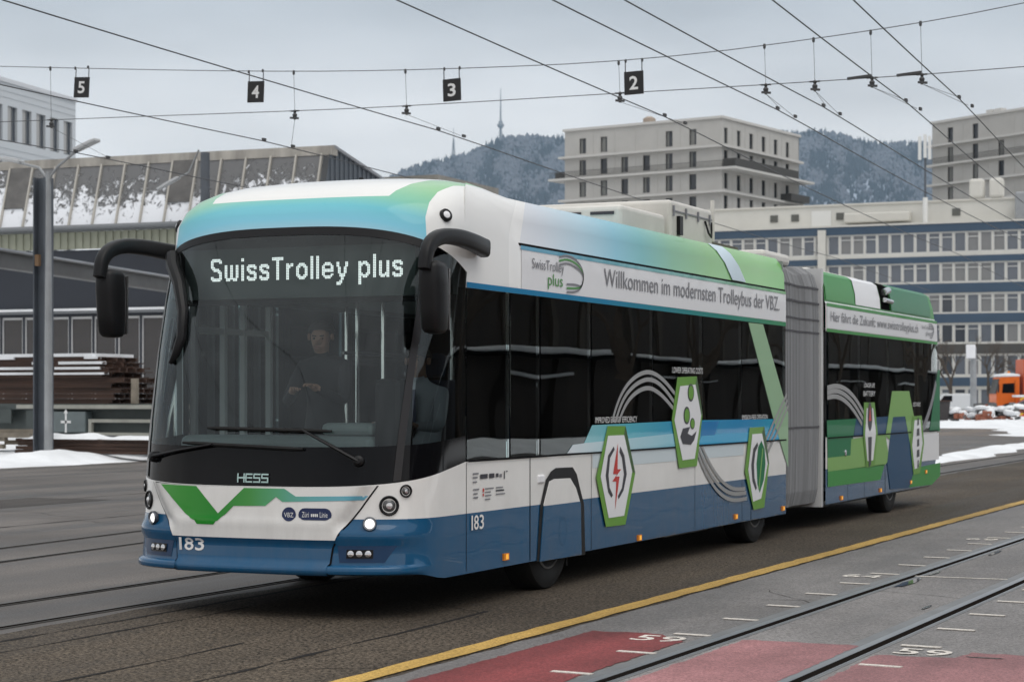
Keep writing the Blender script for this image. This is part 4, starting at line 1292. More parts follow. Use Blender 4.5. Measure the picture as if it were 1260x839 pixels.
# ---- roof gear ------------------------------------------------------
M_GEAR = mat('roof_gear_white', (.62, .60, .56), .5, var=.12, vscale=2)
g = MB().box(-.75, .93, 5.4, 6.7, 3.14, 3.57).build('roof_battery_box', M_GEAR, bus)
bevel_mod(g, .05, 3)
for x in (-.1, .25, .6): MB().box(x, x + .25, 5.388, 5.399, 3.47, 3.50).build('vent_slot', M_INK, g)
g2 = bevel_mod(MB().box(-.75, .95, 6.8, 8.2, 3.14, 3.74).build('roof_converter_box', M_GEAR, bus), .04, 3)
MB().box(.951, .96, 6.85, 8.15, 3.62, 3.635).build('lid_joint', M_GREY, g2)
for y in (6.85, 7.25, 7.65, 8.05): MB().box(.951, .97, y, y + .025, 3.57, 3.68).build('clip', M_GREY, g2)
MB().box(.951, .99, 6.98, 7.08, 3.38, 3.58).build('plug', M_BLACKPL, g2)
MB().tube([(.96, 7.9, 3.60), (.99, 7.93, 3.47), (.99, 8.03, 3.43), (.97, 8.10, 3.5), (.96, 8.12, 3.60)], .012, 6).build('cable', M_BLACKPL, g2)
MB().tube([(.93, 8.25, 3.4), (.93, 8.25, 3.86)], .025, 8).build('roof_aerial', M_GEAR, bus)
MB().box(-.6, .8, 8.4, 9.6, 3.14, 3.43).build('cable_tray', mat('tray_brown', (.13, .11, .09), .8, var=.3, vscale=6), bus)
bevel_mod(MB().box(-.6, .95, 10.2, 11.3, 3.30, 3.45).build('joint_roof_box', M_GEAR, bus), .05)
bevel_mod(MB().box(-.7, 1.0, 12.0, 14.7, 3.10, 3.34).build('roof_climate_unit', M_GEAR, bus), .06)
# folded current collectors on the roof, from the rear car to its tail
for s in (1, -1):
    MB().tube([(s * .32, 14.6, 3.36), (s * .33, 16.0, 3.30), (s * .33, 18.5, 3.24)], [.04, .035, .03], 8).build('trolley_pole', M_BLACKPL, bus)
# small front roof aerial left of the dome's crown
MB().lathe((-.15, 2.0, 3.43), (0, 0, 1), [(0, .10), (.02, .10), (.05, .03), (.10, .02)], 12).build('roof_dome_aerial', M_BLACKPL, bus, smooth=True)

# ---- interior -------------------------------------------------------
MB().box(-1.2, 1.2, .6, 9.9, .46, .50).build('cabin_floor', M_INTER, bus)
MB().box(-1.2, 1.2, 11.8, 18.3, .46, .50).build('cabin_floor', M_INTER, bus)
MB().box(-1.2, 1.2, 1.3, 9.9, 2.50, 2.56).build('cabin_ceiling', M_INTLT, bus)
MB().box(-1.2, 1.2, 11.8, 18.3, 2.50, 2.56).build('cabin_ceiling', M_INTLT, bus)
MB().box(-1.2, 1.2, 18.2, 18.25, .5, 2.5).build('rear_bulkhead', M_INTER, bus)
d_ = MB().box(-.95, .80, .42, .78, .5, 1.36).build('dashboard', M_DASH, bus); bevel_mod(d_, .06, 3)
bevel_mod(MB().box(.32, .78, .46, .72, 1.36, 1.46).build('instrument_binnacle', M_DASH, d_), .04, 2)
bevel_mod(MB().box(.80, 1.04, .42, .66, .5, 1.80).build('control_column', M_BLACKPL, d_), .05, 2)
door = MB()
for y in (1.05, 1.50, 1.82, 2.25): door.box(-1.235, -1.185, y - .022, y + .022, .42, 2.46)
for z in (.45, 1.28, 2.22): door.box(-1.228, -1.192, 1.05, 2.25, z - .025, z + .025)
door.build('passenger_door_frame', mat('door_white', (.75, .77, .77), .5), bus)
# cab partition behind the driver with a clear upper half, ticket post, grab rails
MB().box(.05, 1.2, 2.02, 2.06, .5, 1.5).build('cab_partition', M_INTLT, bus)
MB().box(.02, .06, .95, 2.06, .5, 1.25).build('cab_door', M_INTLT, bus)
for x, y in ((.04, 2.04), (-.35, 2.3), (-.35, 4.2), (-.95, 3.2), (.35, 4.4), (.35, 6.3), (-.35, 6.6), (.35, 8.4), (-.35, 8.8)):
    MB().tube([(x, y, .5), (x, y, 2.5)], .018, 8).build('grab_pole', M_CHROME, bus)
for s in (1, -1):
    MB().tube([(s * .55, 2.4, 2.05), (s * .55, 9.6, 2.05)], .016, 8).build('grab_rail', M_CHROME, bus)
def seat(x, y, h=.95):
    o = MB().box(x - .21, x + .21, y - .22, y + .22, h - .08, h).build('passenger_seat', M_SEATF, bus); bevel_mod(o, .03, 2)
    bk = MB().box(x - .21, x + .21, y + .18, y + .26, h, h + .62).build('backrest', M_SEATF, o); bevel_mod(bk, .035, 2)
    MB().box(x - .03, x + .03, y - .1, y + .1, .5, h - .08).build('seat_leg', M_INTLT, o)
for y in (3.3, 4.2, 5.1, 6.0, 6.9, 7.8):
    for x in (.95, .52): seat(x, y)
for y in (5.0, 5.9, 7.9):
    for x in (-.95, -.52): seat(x, y)
for y in (12.6, 13.5, 14.4, 15.3, 16.2):
    for x in (.95, -.95): seat(x, y)
# driver's seat
o = MB().box(.42, .92, 1.22, 1.70, .98, 1.10).build('driver_seat', M_SEATF, bus); bevel_mod(o, .05, 3)
bevel_mod(MB().box(.43, .91, 1.64, 1.76, 1.08, 1.80).build('backrest', M_SEATF, o), .05, 3)
bevel_mod(MB().box(.55, .79, 1.66, 1.75, 1.82, 2.02).build('headrest', M_SEATF, o), .04, 3)
MB().box(.55, .8, 1.3, 1.6, .5, .98).build('seat_post', M_INTER, o)
sw = MB()
ring = []
for k in range(29):
    a = 2 * math.pi * k / 28
    ring.append((.67 + .22 * math.cos(a), .92 + .22 * math.sin(a) * .8 , 1.36 + .22 * math.sin(a) * .6))
sw.tube(ring, .015, 8, cap=False)
sw.tube([(.67, .92, 1.36), (.67, .72, 1.1)], .03, 8)
for a in (0.3, 2.84, 4.7): sw.tube([(.67, .92, 1.36), (.67 + .22 * math.cos(a), .92 + .176 * math.sin(a), 1.36 + .132 * math.sin(a))], .012, 6)
sw.build('steering_wheel', M_BLACKPL, bus, smooth=True)

# ================================================================== people in the cab
M_SKIN = mat('skin', (0.30, 0.17, 0.12), 0.6)
M_COAT = mat('dark_coat', (0.008, 0.008, 0.011), 0.9)
M_SHIRT = mat('pale_shirt', (0.42, 0.44, 0.48), 0.8)
M_TROUS = mat('dark_trousers', (0.02, 0.02, 0.025), 0.9)
M_HAIR = mat('dark_hair', (0.02, 0.016, 0.013), 0.7)
M_TIE = mat('tie_cloth', (0.04, 0.05, 0.10), 0.7)
def person(label, J, top, look, cat='person'):
    """J: joints in metres; body grown as one skinned surface"""
    names = []; pos = []; rad = []; edges = []
    def v(n, p, r):
        names.append(n); pos.append(tuple(p)); rad.append(r); return len(pos) - 1
    pel = v('pelvis', J['pelvis'], .145)
    sp = v('spine', Vector(J['pelvis']).lerp(Vector(J['chest']), .5), .145)
    ch = v('chest', J['chest'], .165)
    nk = v('neck', J['neck'], .058)
    hd = Vector(J['head']); lk = Vector(look).normalized()
    chin = v('head', hd - Vector((0, 0, .075)) + lk * .015, .070)
    mid = v('head', hd, .098)
    crown = v('head', hd + Vector((0, 0, .075)) - lk * .01, .085)
    edges += [(pel, sp), (sp, ch), (ch, nk), (nk, chin), (chin, mid), (mid, crown)]
    nose_ = v('head', hd + lk * .112 - Vector((0, 0, .012)), .016); edges.append((mid, nose_))
    for s, q in ((1, 'L'), (-1, 'R')):
        sh = v('shoulder', J['sh' + q], .075); el = v('elbow', J['el' + q], .052); wr = v('wrist', J['wr' + q], .034)
        W = Vector(J['wr' + q]); d = (W - Vector(J['el' + q])).normalized()
        palm = v('hand', W + d * .06, .030)
        edges += [(ch, sh), (sh, el), (el, wr), (wr, palm)]
        side = d.cross(Vector((0, 0, 1))).normalized()
        for k, (o, ln) in enumerate(((-.028, .055), (-.010, .068), (.010, .064), (.028, .05))):
            a = v('hand', W + d * .10 + side * o, .0095); c = v('hand', W + d * (.10 + ln * .6) + side * o - Vector((0, 0, .012)), .0085)
            e = v('hand', W + d * (.10 + ln * .8) + side * o - Vector((0, 0, .035)), .0075)
            edges += [(palm, a), (a, c), (c, e)]
        t = v('hand', W + d * .05 - side * .045, .010); t2 = v('hand', W + d * .09 - side * .055, .009); edges += [(palm, t), (t, t2)]
        hp = v('hip', J['hip' + q], .095); kn = v('knee', J['kn' + q], .065); an = v('ankle', J['an' + q], .045); to = v('foot', J['to' + q], .040)
        edges += [(pel, hp), (hp, kn), (kn, an), (an, to)]
    me = bpy.data.meshes.new('person')
    me.from_pydata(pos, edges, [])
    o = bpy.data.objects.new('person', me); scene.collection.objects.link(o)
    o.modifiers.new('skin', 'SKIN').use_smooth_shade = True
    o.modifiers.new('sub', 'SUBSURF').levels = 2
    o.modifiers['sub'].render_levels = 2
    for i, sv in enumerate(me.skin_vertices[0].data):
        sv.radius = (rad[i], rad[i]); sv.use_root = (i == 0)
    bpy.context.view_layer.update()
    ev = bpy.data.meshes.new_from_object(o.evaluated_get(bpy.context.evaluated_depsgraph_get()))
    bpy.data.objects.remove(o); bpy.data.meshes.remove(me)
    for m in (M_SKIN, top, M_TROUS): ev.materials.append(m)
    hands = [Vector(p) for n, p in zip(names, pos) if n == 'hand']
    nz = Vector(J['neck']).z; pz = Vector(J['pelvis']).z
    legs = [Vector(J[k]) for k in ('knL', 'knR', 'anL', 'anR', 'toL', 'toR')]
    for p in ev.polygons:
        c = p.center
        if c.z > nz + .02 or min((c - h).length for h in hands) < .045: p.material_index = 0
        elif c.z < pz - .03 or min((c - l).length for l in legs) < .2: p.material_index = 2
        else: p.material_index = 1
    ev.shade_smooth()
    base = Vector((J['pelvis'][0], J['pelvis'][1], min(q[1] if False else Vector(J['toL']).z, Vector(J['toR']).z)))
    r = link_mesh('person', ev); tag(r, label, cat)
    # hair cap and ears
    sd_ = lk.cross(Vector((0, 0, 1))).normalized()
    for s in (1, -1):
        MB().lathe(hd + lk * .088 + sd_ * .034 * s + Vector((0, 0, .012)), lk, [(-.01, .012), (.004, .010), (.008, .003)], 8).build('eye', M_HAIR, r)
        MB().beam(hd + lk * .097 + sd_ * .016 * s + Vector((0, 0, .034)), hd + lk * .090 + sd_ * .050 * s + Vector((0, 0, .036)), .012, .008).build('eyebrow', M_HAIR, r)
        MB().lathe(hd + sd_ * .098 * s, sd_ * s, [(-.012, .028), (.006, .030), (.010, .018)], 10).build('ear', M_SKIN, r)
    MB().beam(hd + lk * .090 - sd_ * .024 - Vector((0, 0, .058)), hd + lk * .090 + sd_ * .024 - Vector((0, 0, .058)), .010, .008).build('mouth', mat('lips', (.22, .08, .07), .6), r)
    prof_ = [(.0, .112), (.03, .108), (.06, .092), (.085, .06), (.098, .01)]
    MB().lathe(hd + Vector((0, 0, .025)) - lk * .018, (-lk.x * .25, -lk.y * .25, 1), prof_, 18).build('hair', M_HAIR, r, smooth=True)
    return r
dr = person('driver in a pale shirt and tie seated at the steering wheel', dict(pelvis=(.67, 1.48, 1.22), chest=(.67, 1.52, 1.58), neck=(.67, 1.49, 1.80), head=(.67, 1.44, 1.95),
    shL=(.86, 1.50, 1.68), shR=(.48, 1.50, 1.68), elL=(.93, 1.30, 1.42), elR=(.41, 1.30, 1.42), wrL=(.86, 1.03, 1.43), wrR=(.48, 1.03, 1.43),
    hipL=(.78, 1.40, 1.17), hipR=(.56, 1.40, 1.17), knL=(.80, 1.05, 1.12), knR=(.54, 1.05, 1.12), anL=(.80, .92, .64), anR=(.54, .92, .64), toL=(.80, .78, .56), toR=(.54, .78, .56)), M_SHIRT, (.1, -1, -.05))
MB().poly([(.67 - .03, 1.34, 1.72), (.67 + .03, 1.34, 1.72), (.67 + .04, 1.335, 1.40), (.67, 1.33, 1.34), (.67 - .04, 1.335, 1.40)]).build('tie', M_TIE, dr)
person('person in a dark coat standing inside beside the driver', dict(pelvis=(-.12, 1.32, 1.42), chest=(-.10, 1.28, 1.80), neck=(-.08, 1.22, 2.0), head=(-.07, 1.16, 2.15),
    shL=(.10, 1.26, 1.90), shR=(-.31, 1.28, 1.90), elL=(.17, 1.12, 1.62), elR=(-.36, 1.12, 1.62), wrL=(.05, .92, 1.72), wrR=(-.20, .92, 1.70),
    hipL=(-.02, 1.32, 1.36), hipR=(-.23, 1.32, 1.36), knL=(-.01, 1.30, .96), knR=(-.25, 1.30, .96), anL=(-.01, 1.36, .58), anR=(-.25, 1.36, .58), toL=(-.01, 1.22, .545), toR=(-.25, 1.22, .545)), M_COAT, (.25, -1, -.35))

# ================================================================== overhead line
M_WIRE = mat('copper_wire', (0.085, 0.088, 0.095), 0.5, 0.2)
M_GALV = mat('galvanised', (0.30, 0.31, 0.32), 0.5, 0.4, var=.15, vscale=2)
M_INSUL = mat('insulator_fitting', (0.06, 0.06, 0.062), 0.6)
YS = 14.5
contact = [  # x at y=5, slope per metre, y from, y to, z, label
    (-4.84, -0.053, -60, 60, 5.7, 'contact wire crossing the sky left of the bus, above sign 4'),
    (-8.23, -0.016, -60, 60, 5.7, 'contact wire passing behind the lamp post, under sign 5'),
    (-1.19, -0.056, -60, 60, 5.7, 'contact wire crossing right beside sign 2 above the bus roof'),
    (0.25, -0.030, -60, 60, 5.7, 'contact wire over the bus, left wire of its trolley pair'),
    (0.91, -0.030, -60, 60, 5.7, 'contact wire over the bus, right wire of its trolley pair'),
    (2.30, -0.056, -60, 60, 5.7, 'contact wire over the tram lane, left wire of the rightmost pair'),
    (3.06, -0.060, -60, 60, 5.7, 'contact wire at the far upper right, right wire of the rightmost pair'),
    (-11.88, -0.010, -60, 60, 5.7, 'low contact wire at the far left in front of the white building')]
def sag(z, y, period=29.0):
    t = ((y - YS) / period) % 1.0
    return z - .10 * 4 * t * (1 - t)
for x5, sl, y0, y1, z, lab in contact:
    r = empty('contact_wire', (x5 + sl * (YS - 5), YS, sag(z, YS)), label=lab, cat='overhead wire', group='trolley and tram contact wires')
    MB().tube([(x5 + sl * (y - 5), y, sag(z, y)) for y in [y0 + (y1 - y0) * k / 60 for k in range(61)]], .0080, 6).build('wire', M_WIRE, r)
    c = Vector((x5 + sl * (YS - 5), YS, sag(z, YS)))
    for dy in (-.45, .45):
        MB().obox(c + Vector((-sl * .4, dy, .02)), (.016, 0, 0), (0, .045, 0), (0, 0, .02)).build('wire_clamp', M_INSUL, r)
def catenary(name, pts, r_, label):
    e = empty(name, pts[0], label=label, cat='span wire')
    # smooth polyline
    P = [Vector(p) for p in pts]
    for _ in range(2):
        Q = [P[0]]
        for a, c in zip(P, P[1:]): Q += [a * .75 + c * .25, a * .25 + c * .75]
        P = Q + [P[-1]]
    MB().tube(P, r_, 6).build('wire', M_WIRE, e)
    return e
UP = [(-20, YS, 7.85), (-13.9, YS, 7.31), (-8.7, YS, 6.87), (-5.67, YS, 6.70), (-2.1, YS, 6.60), (1.2, YS, 6.78), (3.3, YS, 6.99), (9.5, YS, 7.9)]
LO = [(-20, YS, 6.50), (-12.4, YS, 6.33), (-8.08, YS, 6.21), (-6.1, YS, 6.17), (-2.6, YS, 6.15), (-.24, YS, 6.13), (3.3, YS, 6.13), (9.5, YS, 6.3)]
span_up = catenary('span_wire', UP, .0065, 'upper sagging span wire carrying the number signs')
span_lo = catenary('span_wire', LO, .0065, 'lower span wire carrying the contact wire hangers')
def zat(tab, x): return lerp([p[0] for p in tab], [p[2] for p in tab], x)
PULL = [-6.09, -8.08, -2.56, -.33, .39, 1.21, 1.91, -12.80]   # fittings sit beside their wire on the span
for (x5, sl, y0, y1, z, lab), x in zip(contact, PULL):
    xw = x5 + sl * (YS - 5); zl = zat(LO, x); zu = zat(UP, x) + .01
    MB().tube([(x - .02, YS, zu), (x, YS, zl)], .0035, 5).build('dropper', M_WIRE, span_up)
    MB().lathe((x - .02, YS, zu - .06), (0, 0, 1), [(0, .016), (.03, .022), (.07, .016)], 8).build('dropper_clip', M_INSUL, span_up)
    h = MB().lathe((x, YS, zl - .06), (0, 0, 1), [(-.08, .014), (-.05, .030), (0, .040), (.03, .018), (.06, .034), (.08, .012)], 10)
    h.obox((x, YS, zl + .0), (.075, 0, 0), (0, .014, 0), (0, 0, .010)).obox((x + .02, YS - .05, zl - .12), (.05, .05, 0), (.01, -.01, 0), (0, 0, .015))
    h.build('insulator', M_INSUL, span_lo, smooth=True)
    for dy in ((.42,) if x < -1 else (-.30, .42)):
        MB().tube([(x, YS, zl - .13), (xw + sl * dy, YS + dy, sag(z, YS + dy) + .03)], .0035, 5).build('hanger', M_WIRE, span_lo)
    if x > 1.0:
        MB().obox((x - .18, YS, zl + .02), (.17, 0, .012), (0, .022, 0), (0, 0, .018)).build('registration_arm', M_INSUL, span_lo)
M_PLATE = mat('sign_black', (0.008, 0.008, 0.009), 0.35)
for px_x, s, tilt, lab in ((-12.18, '5', -.06, 'black hanging number sign reading 5, leftmost of the row'), (-8.80, '4', -.04, 'black hanging number sign reading 4, above the hall roof'), (-5.31, '3', .03, 'black hanging number sign reading 3, left of the television tower'), (-2.34, '2', .02, 'black hanging number sign reading 2, above the concrete apartment block')):
    zu = zat(UP, px_x)
    zc = zu - .32
    r = empty('number_sign', (px_x, YS, zc), label=lab, cat='number sign', group='hanging stop number signs')
    # signs hang square to the bus road, slightly tilted by the wind
    c, sn = math.cos(tilt), math.sin(tilt)
    def tr(u, v, d=0): return (px_x + u * c - v * sn, YS + d, zc + u * sn + v * c)
    q = [tr(-.15, -.17, -.008), tr(.15, -.17, -.008), tr(.15, .17, -.008), tr(-.15, .17, -.008)]
    MB().prism(q, (0, .016, 0)).build('plate', M_PLATE, r)
    lettering('digit', s, .135, .20, lambda u, v: tr(u - .068, v - .10, -.0105), M_PRINTW, r, .02)
    for u in (-.13, .13):
        MB().tube([tr(u, .16), tr(u, .30), (px_x + u, YS, zu + .02)], .008, 6).build('hook', M_WIRE, r)
        MB().lathe((px_x + u, YS, zu - .015), (0, 0, 1), [(0, .016), (.03, .02), (.05, .012)], 8).build('hook_clip', M_INSUL, r)
for x, lab in ((-20, 'catenary mast beyond the left edge that anchors the span wires'), (9.5, 'catenary mast beyond the right edge that anchors the span wires')):
    r = empty('catenary_mast', (x, YS, 0), label=lab, cat='mast')
    MB().tube([(x, YS, 0), (x, YS, 8.4)], [.16, .10], 12).build('pole', M_GALV, r, smooth=True)
    MB().lathe((x, YS, 0), (0, 0, 1), [(0, .3), (.05, .3), (.06, .2)], 12).build('base_plate', M_GALV, r)

# ================================================================== depot hall on the left
M_NAVYWALL = mat('navy_cladding', (0.020, 0.024, 0.034), 0.6, var=.12, vscale=.6)
M_FASCIA = mat('fascia_profile', (0.30, 0.31, 0.24), 0.6, var=.12, vscale=1.2)
M_CONC = mat('weathered_concrete', (0.33, 0.31, 0.28), 0.85, var=.4, vscale=1.3, stretch=(1, 1, .25))
M_BAR = mat('glazing_bar', (0.42, 0.40, 0.36), 0.6)
M_WFRAME = mat('white_window_frame', (0.55, 0.55, 0.55), 0.5)
M_DKPANE = mat('dark_pane', (0.035, 0.033, 0.035), 0.12, var=.3, vscale=.5)
M_GABLE = mat('gable_cladding', (0.085, 0.10, 0.12), 0.55)
M_EAVE = mat('gutter_metal', (0.16, 0.17, 0.18), 0.5)
def snowy_glass():
    m = mat('snowy_roof_glass', (.15, .15, .15), .35)
    t = m.node_tree; b = t.nodes['Principled BSDF']
    tc = t.nodes.new('ShaderNodeTexCoord')
    mp = t.nodes.new('ShaderNodeMapping'); mp.inputs['Scale'].default_value = (1.0, .8, 1.0); mp.inputs['Rotation'].default_value = (0, R(25), 0)
    n = t.nodes.new('ShaderNodeTexNoise'); n.inputs['Scale'].default_value = 3.4; n.inputs['Detail'].default_value = 9; n.inputs['Roughness'].default_value = .72; n.inputs['Distortion'].default_value = .6
    n2 = t.nodes.new('ShaderNodeTexNoise'); n2.inputs['Scale'].default_value = .30; n2.inputs['Detail'].default_value = 2
    sx = t.nodes.new('ShaderNodeSeparateXYZ')
    t.links.new(tc.outputs['Object'], mp.inputs['Vector']); t.links.new(mp.outputs['Vector'], n.inputs['Vector']); t.links.new(tc.outputs['Object'], n2.inputs['Vector']); t.links.new(tc.outputs['Object'], sx.inputs[0])
    mr = t.nodes.new('ShaderNodeMapRange'); mr.inputs['From Min'].default_value = 8.6; mr.inputs['From Max'].default_value = 11.3; mr.inputs['To Min'].default_value = .20; mr.inputs['To Max'].default_value = -.16
    t.links.new(sx.outputs[2], mr.inputs['Value'])
    a = t.nodes.new('ShaderNodeMath'); a.operation = 'ADD'; t.links.new(n.outputs['Fac'], a.inputs[0]); t.links.new(mr.outputs[0], a.inputs[1])
    c2 = t.nodes.new('ShaderNodeMath'); c2.operation = 'MULTIPLY_ADD'; c2.inputs[1].default_value = .45; c2.inputs[2].default_value = -.24
    t.links.new(n2.outputs['Fac'], c2.inputs[0])
    a2 = t.nodes.new('ShaderNodeMath'); a2.operation = 'ADD'; t.links.new(a.outputs[0], a2.inputs[0]); t.links.new(c2.outputs[0], a2.inputs[1])
    cr = t.nodes.new('ShaderNodeValToRGB'); cr.color_ramp.elements[0].position = .46; cr.color_ramp.elements[0].color = (.14, .14, .142, 1); cr.color_ramp.elements[1].position = .54; cr.color_ramp.elements[1].color = (.78, .80, .84, 1)
    t.links.new(a2.outputs[0], cr.inputs[0]); t.links.new(cr.outputs[0], b.inputs['Base Color'])
    bp = t.nodes.new('ShaderNodeBump'); bp.inputs['Strength'].default_value = 1.0; bp.inputs['Distance'].default_value = .12
    t.links.new(cr.outputs[0], bp.inputs['Height']); t.links.new(bp.outputs['Normal'], b.inputs['Normal'])
    return m
M_ROOFGL = snowy_glass()
HX0, HX1, HY = -66.0, -30.45, 55.0
EZ, RZ, RY = 8.72, 11.28, 55.75
hall = empty('depot_hall', (HX1, HY, 0), label='long dark depot hall with snow-covered sloping glass roof at the left', cat='hall')
hall.rotation_euler.z = R(3.0)
cols_x = []
x = HX1 - .35
while x > HX0 + 1.3:
    cols_x.append(x); x -= 1.12
# window band with real openings
holes = [(cx - 1.04 - HX0, cx - .02 - HX0, .75, 5.0) for cx in cols_x]
wall = holed_wall(HX1 - HX0, EZ - 1.0, holes, .18)
wall.v = [(vx + HX0, vy + HY, vz) for vx, vy, vz in wall.v]
wall.build('wall', M_NAVYWALL, hall)
wm = MB(); wm.box(-.51, -.46, -.06, .06, -2.12, 2.12).box(.46, .51, -.06, .06, -2.12, 2.12).box(-.46, .46, -.05, .05, 2.03, 2.12).box(-.46, .46, -.05, .05, -2.12, -2.04)
wm.cur = 1; wm.box(-.46, .46, -.01, .01, -2.04, 2.03)
wmesh = wm.mesh('window', [M_WFRAME, M_DKPANE])
for cx in cols_x:
    link_mesh('window', wmesh, hall, loc=Vector((cx - .53, HY + .10, 2.875)) - wl(hall))
MB().box(HX0, HX1, HY - .30, HY - .003, 5.12, 5.22).build('ledge', M_EAVE, hall)
MB().box(HX0, HX1, HY - .34, HY - .02, 5.224, 5.32).build('ledge_snow', M_SNOW, hall)
# corrugated fascia below the eaves: each rib its own edge
fb = MB(); n = int((HX1 - HX0) / .36)
for k in range(n):
    xa = HX0 + k * .36
    fb.box(xa, xa + .22, HY - .10, HY - .004, 7.76, 8.46)
    fb.box(xa + .22, xa + .36, HY - .05, HY - .004, 7.76, 8.46)
tag(fb.build('fascia', M_FASCIA, hall), kind='stuff')
MB().box(HX0 - .2, HX1 + .1, HY - .42, HY - .0, 8.47, 8.72).build('gutter', M_EAVE, hall)
MB().tube([(HX0, HY - .5, 8.60), (HX1, HY - .5, 8.60)], .10, 8).build('gutter_pipe', M_EAVE, hall)
# sloping roof glazing, one pane per bay
bar_n = Vector((0, -(RZ - EZ), (RY - HY))).normalized()
pv = [(-.53, 0, 0), (.53, 0, 0), (.53, RY - HY, RZ - EZ), (-.53, RY - HY, RZ - EZ)]
for k, cx in enumerate(cols_x):
    for part in range(2):
        a, c = (0.0, .32) if part == 0 else (.325, 1.0)
        if k % 7 != 5:
            if part == 1: continue
            a, c = 0.0, 1.0
        P0 = Vector((cx - .56, HY, EZ)); d = Vector((0, RY - HY, RZ - EZ))
        q = [P0 + d * a + Vector((-.53, 0, 0)), P0 + d * a + Vector((.53, 0, 0)), P0 + d * c + Vector((.53, 0, 0)), P0 + d * c + Vector((-.53, 0, 0))]
        lift_ = bar_n * (.06 if part == 1 else 0)
        MB().prism([p + lift_ for p in q], -bar_n * .03).build('roof_pane', mat('dirty_roof_vent', (.11, .105, .10), .4, var=.3, vscale=2) if part == 1 else M_ROOFGL, hall)
    MB().beam(Vector((cx, HY, EZ)) + bar_n * .03, Vector((cx, RY, RZ)) + bar_n * .03, .075, .12).build('glazing_bar', M_BAR, hall)
MB().box(HX0, HX1 + .1, RY - .05, RY + .45, RZ - .05, RZ + .32).build('ridge_beam', M_CONC, hall)
MB().poly([(HX0, RY + .4, RZ + .1), (HX1, RY + .4, RZ + .1), (HX1, 64.5, 10.0), (HX0, 64.5, 10.0)]).build('back_roof', M_EAVE, hall)
# gable with standing ribs
gy0, gy1 = HY, 66.0
MB().poly([(HX1, gy0, 0), (HX1, gy0, EZ), (HX1, RY, RZ + .25), (HX1, RY + .45, RZ + .25), (HX1, 64.5, 10.0), (HX1, gy1, 9.6), (HX1, gy1, 0)]).build('gable', M_GABLE, hall)
y = gy0 + .3
while y < 64.3:
    zt_ = EZ + (RZ + .25 - EZ) * min((y - HY) / (RY - HY), 1) if y < RY + .4 else RZ + .25 + (10.0 - RZ - .25) * (y - RY - .45) / (64.5 - RY - .45)
    MB().box(HX1 + .001, HX1 + .05, y, y + .07, 4.0, zt_ - .03).build('cladding_rib', M_GABLE, hall); y += .42
MB().beam((HX1 + .05, RY + .2, RZ + .30), (HX1 + .05, 64.6, 10.05), .12, .12).build('verge_trim', mat('verge_grey', (.22, .23, .25), .5), hall)
# low roof further back
r = empty('flat_roofed_shed', (-50, 95, 0), label='low flat shed roof peeping over the bus beside the hill', cat='shed')
MB().box(-62, -45.2, 95, 103, 0, 14.5).build('wall', M_CONC, r)
MB().box(-62.4, -44.8, 94.6, 103.4, 14.5, 15.1).build('roof_slab', mat('shed_roof', (.20, .19, .17), .8, var=.3, vscale=1), r)

# ---- crane runway and lamps -----------------------------------------
M_PAINTST = mat('painted_steel', (0.075, 0.085, 0.10), 0.5, var=.2, vscale=1.4)
M_BEAMST = mat('beam_steel', (0.10, 0.10, 0.10), 0.6, var=.25, vscale=.8)
cr_ = empty('crane_runway', (-25.08, 30.3, 0), label='dark steel runway with H-section column and beam in front of the hall', cat='gantry')
def hcol(x, y, h):
    q = MB(); q.box(x - .19, x - .155, y - .19, y + .19, 0, h).box(x + .155, x + .19, y - .19, y + .19, 0, h).box(x - .155, x + .155, y - .015, y + .015, 0, h)
    return q
hcol(-24.97, 30.3, 7.5).build('column', M_PAINTST, cr_)
hcol(-30.5, 47.5, 7.5).build('column', M_PAINTST, cr_)
rb = MB()
a, c = Vector((-24.8, 22.0, 5.42)), Vector((-30.6, 48.0, 5.42))
for dz, w, h in ((.22, .30, .04), (-.22, .30, .04), (0, .03, .42)):
    rb.beam(a + Vector((0, 0, dz)), c + Vector((0, 0, dz)), w, h)
rb.build('runway_beam', M_BEAMST, cr_)
rb = MB(); rb.beam(a + Vector((0, 0, .28)), c + Vector((0, 0, .28)), .08, .07)
rb.build('crane_rail', M_STEEL, cr_)
MB().box(-25.02, -24.90, 30.0, 30.10, 5.15, 5.45).build('bracket', mat('rusty_bracket', (.17, .10, .05), .7), cr_)
M_LAMPH = mat('lamp_head_grey', (.42, .43, .44), .4)
def street_lamp(x, y, h, heads, label, r0=.09, pm=None):
    r = empty('street_lamp', (x, y, 0), label=label, cat='street lamp', group='yard street lamps')
    MB().tube([(x, y, 0), (x, y, 3), (x, y, h)], [r0 * 1.25, r0 * 1.1, r0 * (.7 if pm is None else 1)], 12).build('pole', pm or M_GALV, r, smooth=True)
    for (dx, dz) in heads:
        s = 1 if dx > 0 else -1
        pts = [(x, y, h - .6), (x + .05 * s, y, h - .15), (x + .30 * s, y, h + .12), (x + .75 * s, y, h + dz * .55), (x + dx * .75, y, h + dz * .8)]
        MB().tube(pts, .035, 8).build('arm', M_GALV, r, smooth=True)
        e0 = Vector((x + dx * .55, y, h + dz * .68)); e1 = Vector((x + dx, y, h + dz))
        hb = MB()
        hb.beam(e0, e1, .26, .09); hb.beam(e0.lerp(e1, .12) + Vector((0, 0, .055)), e0.lerp(e1, .8) + Vector((0, 0, .055)), .18, .05)
        bevel_mod(hb.build('lamp_head', M_LAMPH, r), .03)
    return r
street_lamp(-24.20, 29.5, 7.55, ((1.55, .75), (-1.55, .42)), 'grey double-armed street lamp beside the dark steel column')
street_lamp(-34.9, 53.6, 11.3, ((-2.2, -1.35),), 'street lamp with one arm in front of the snowy glass roof', .18, M_PAINTST)

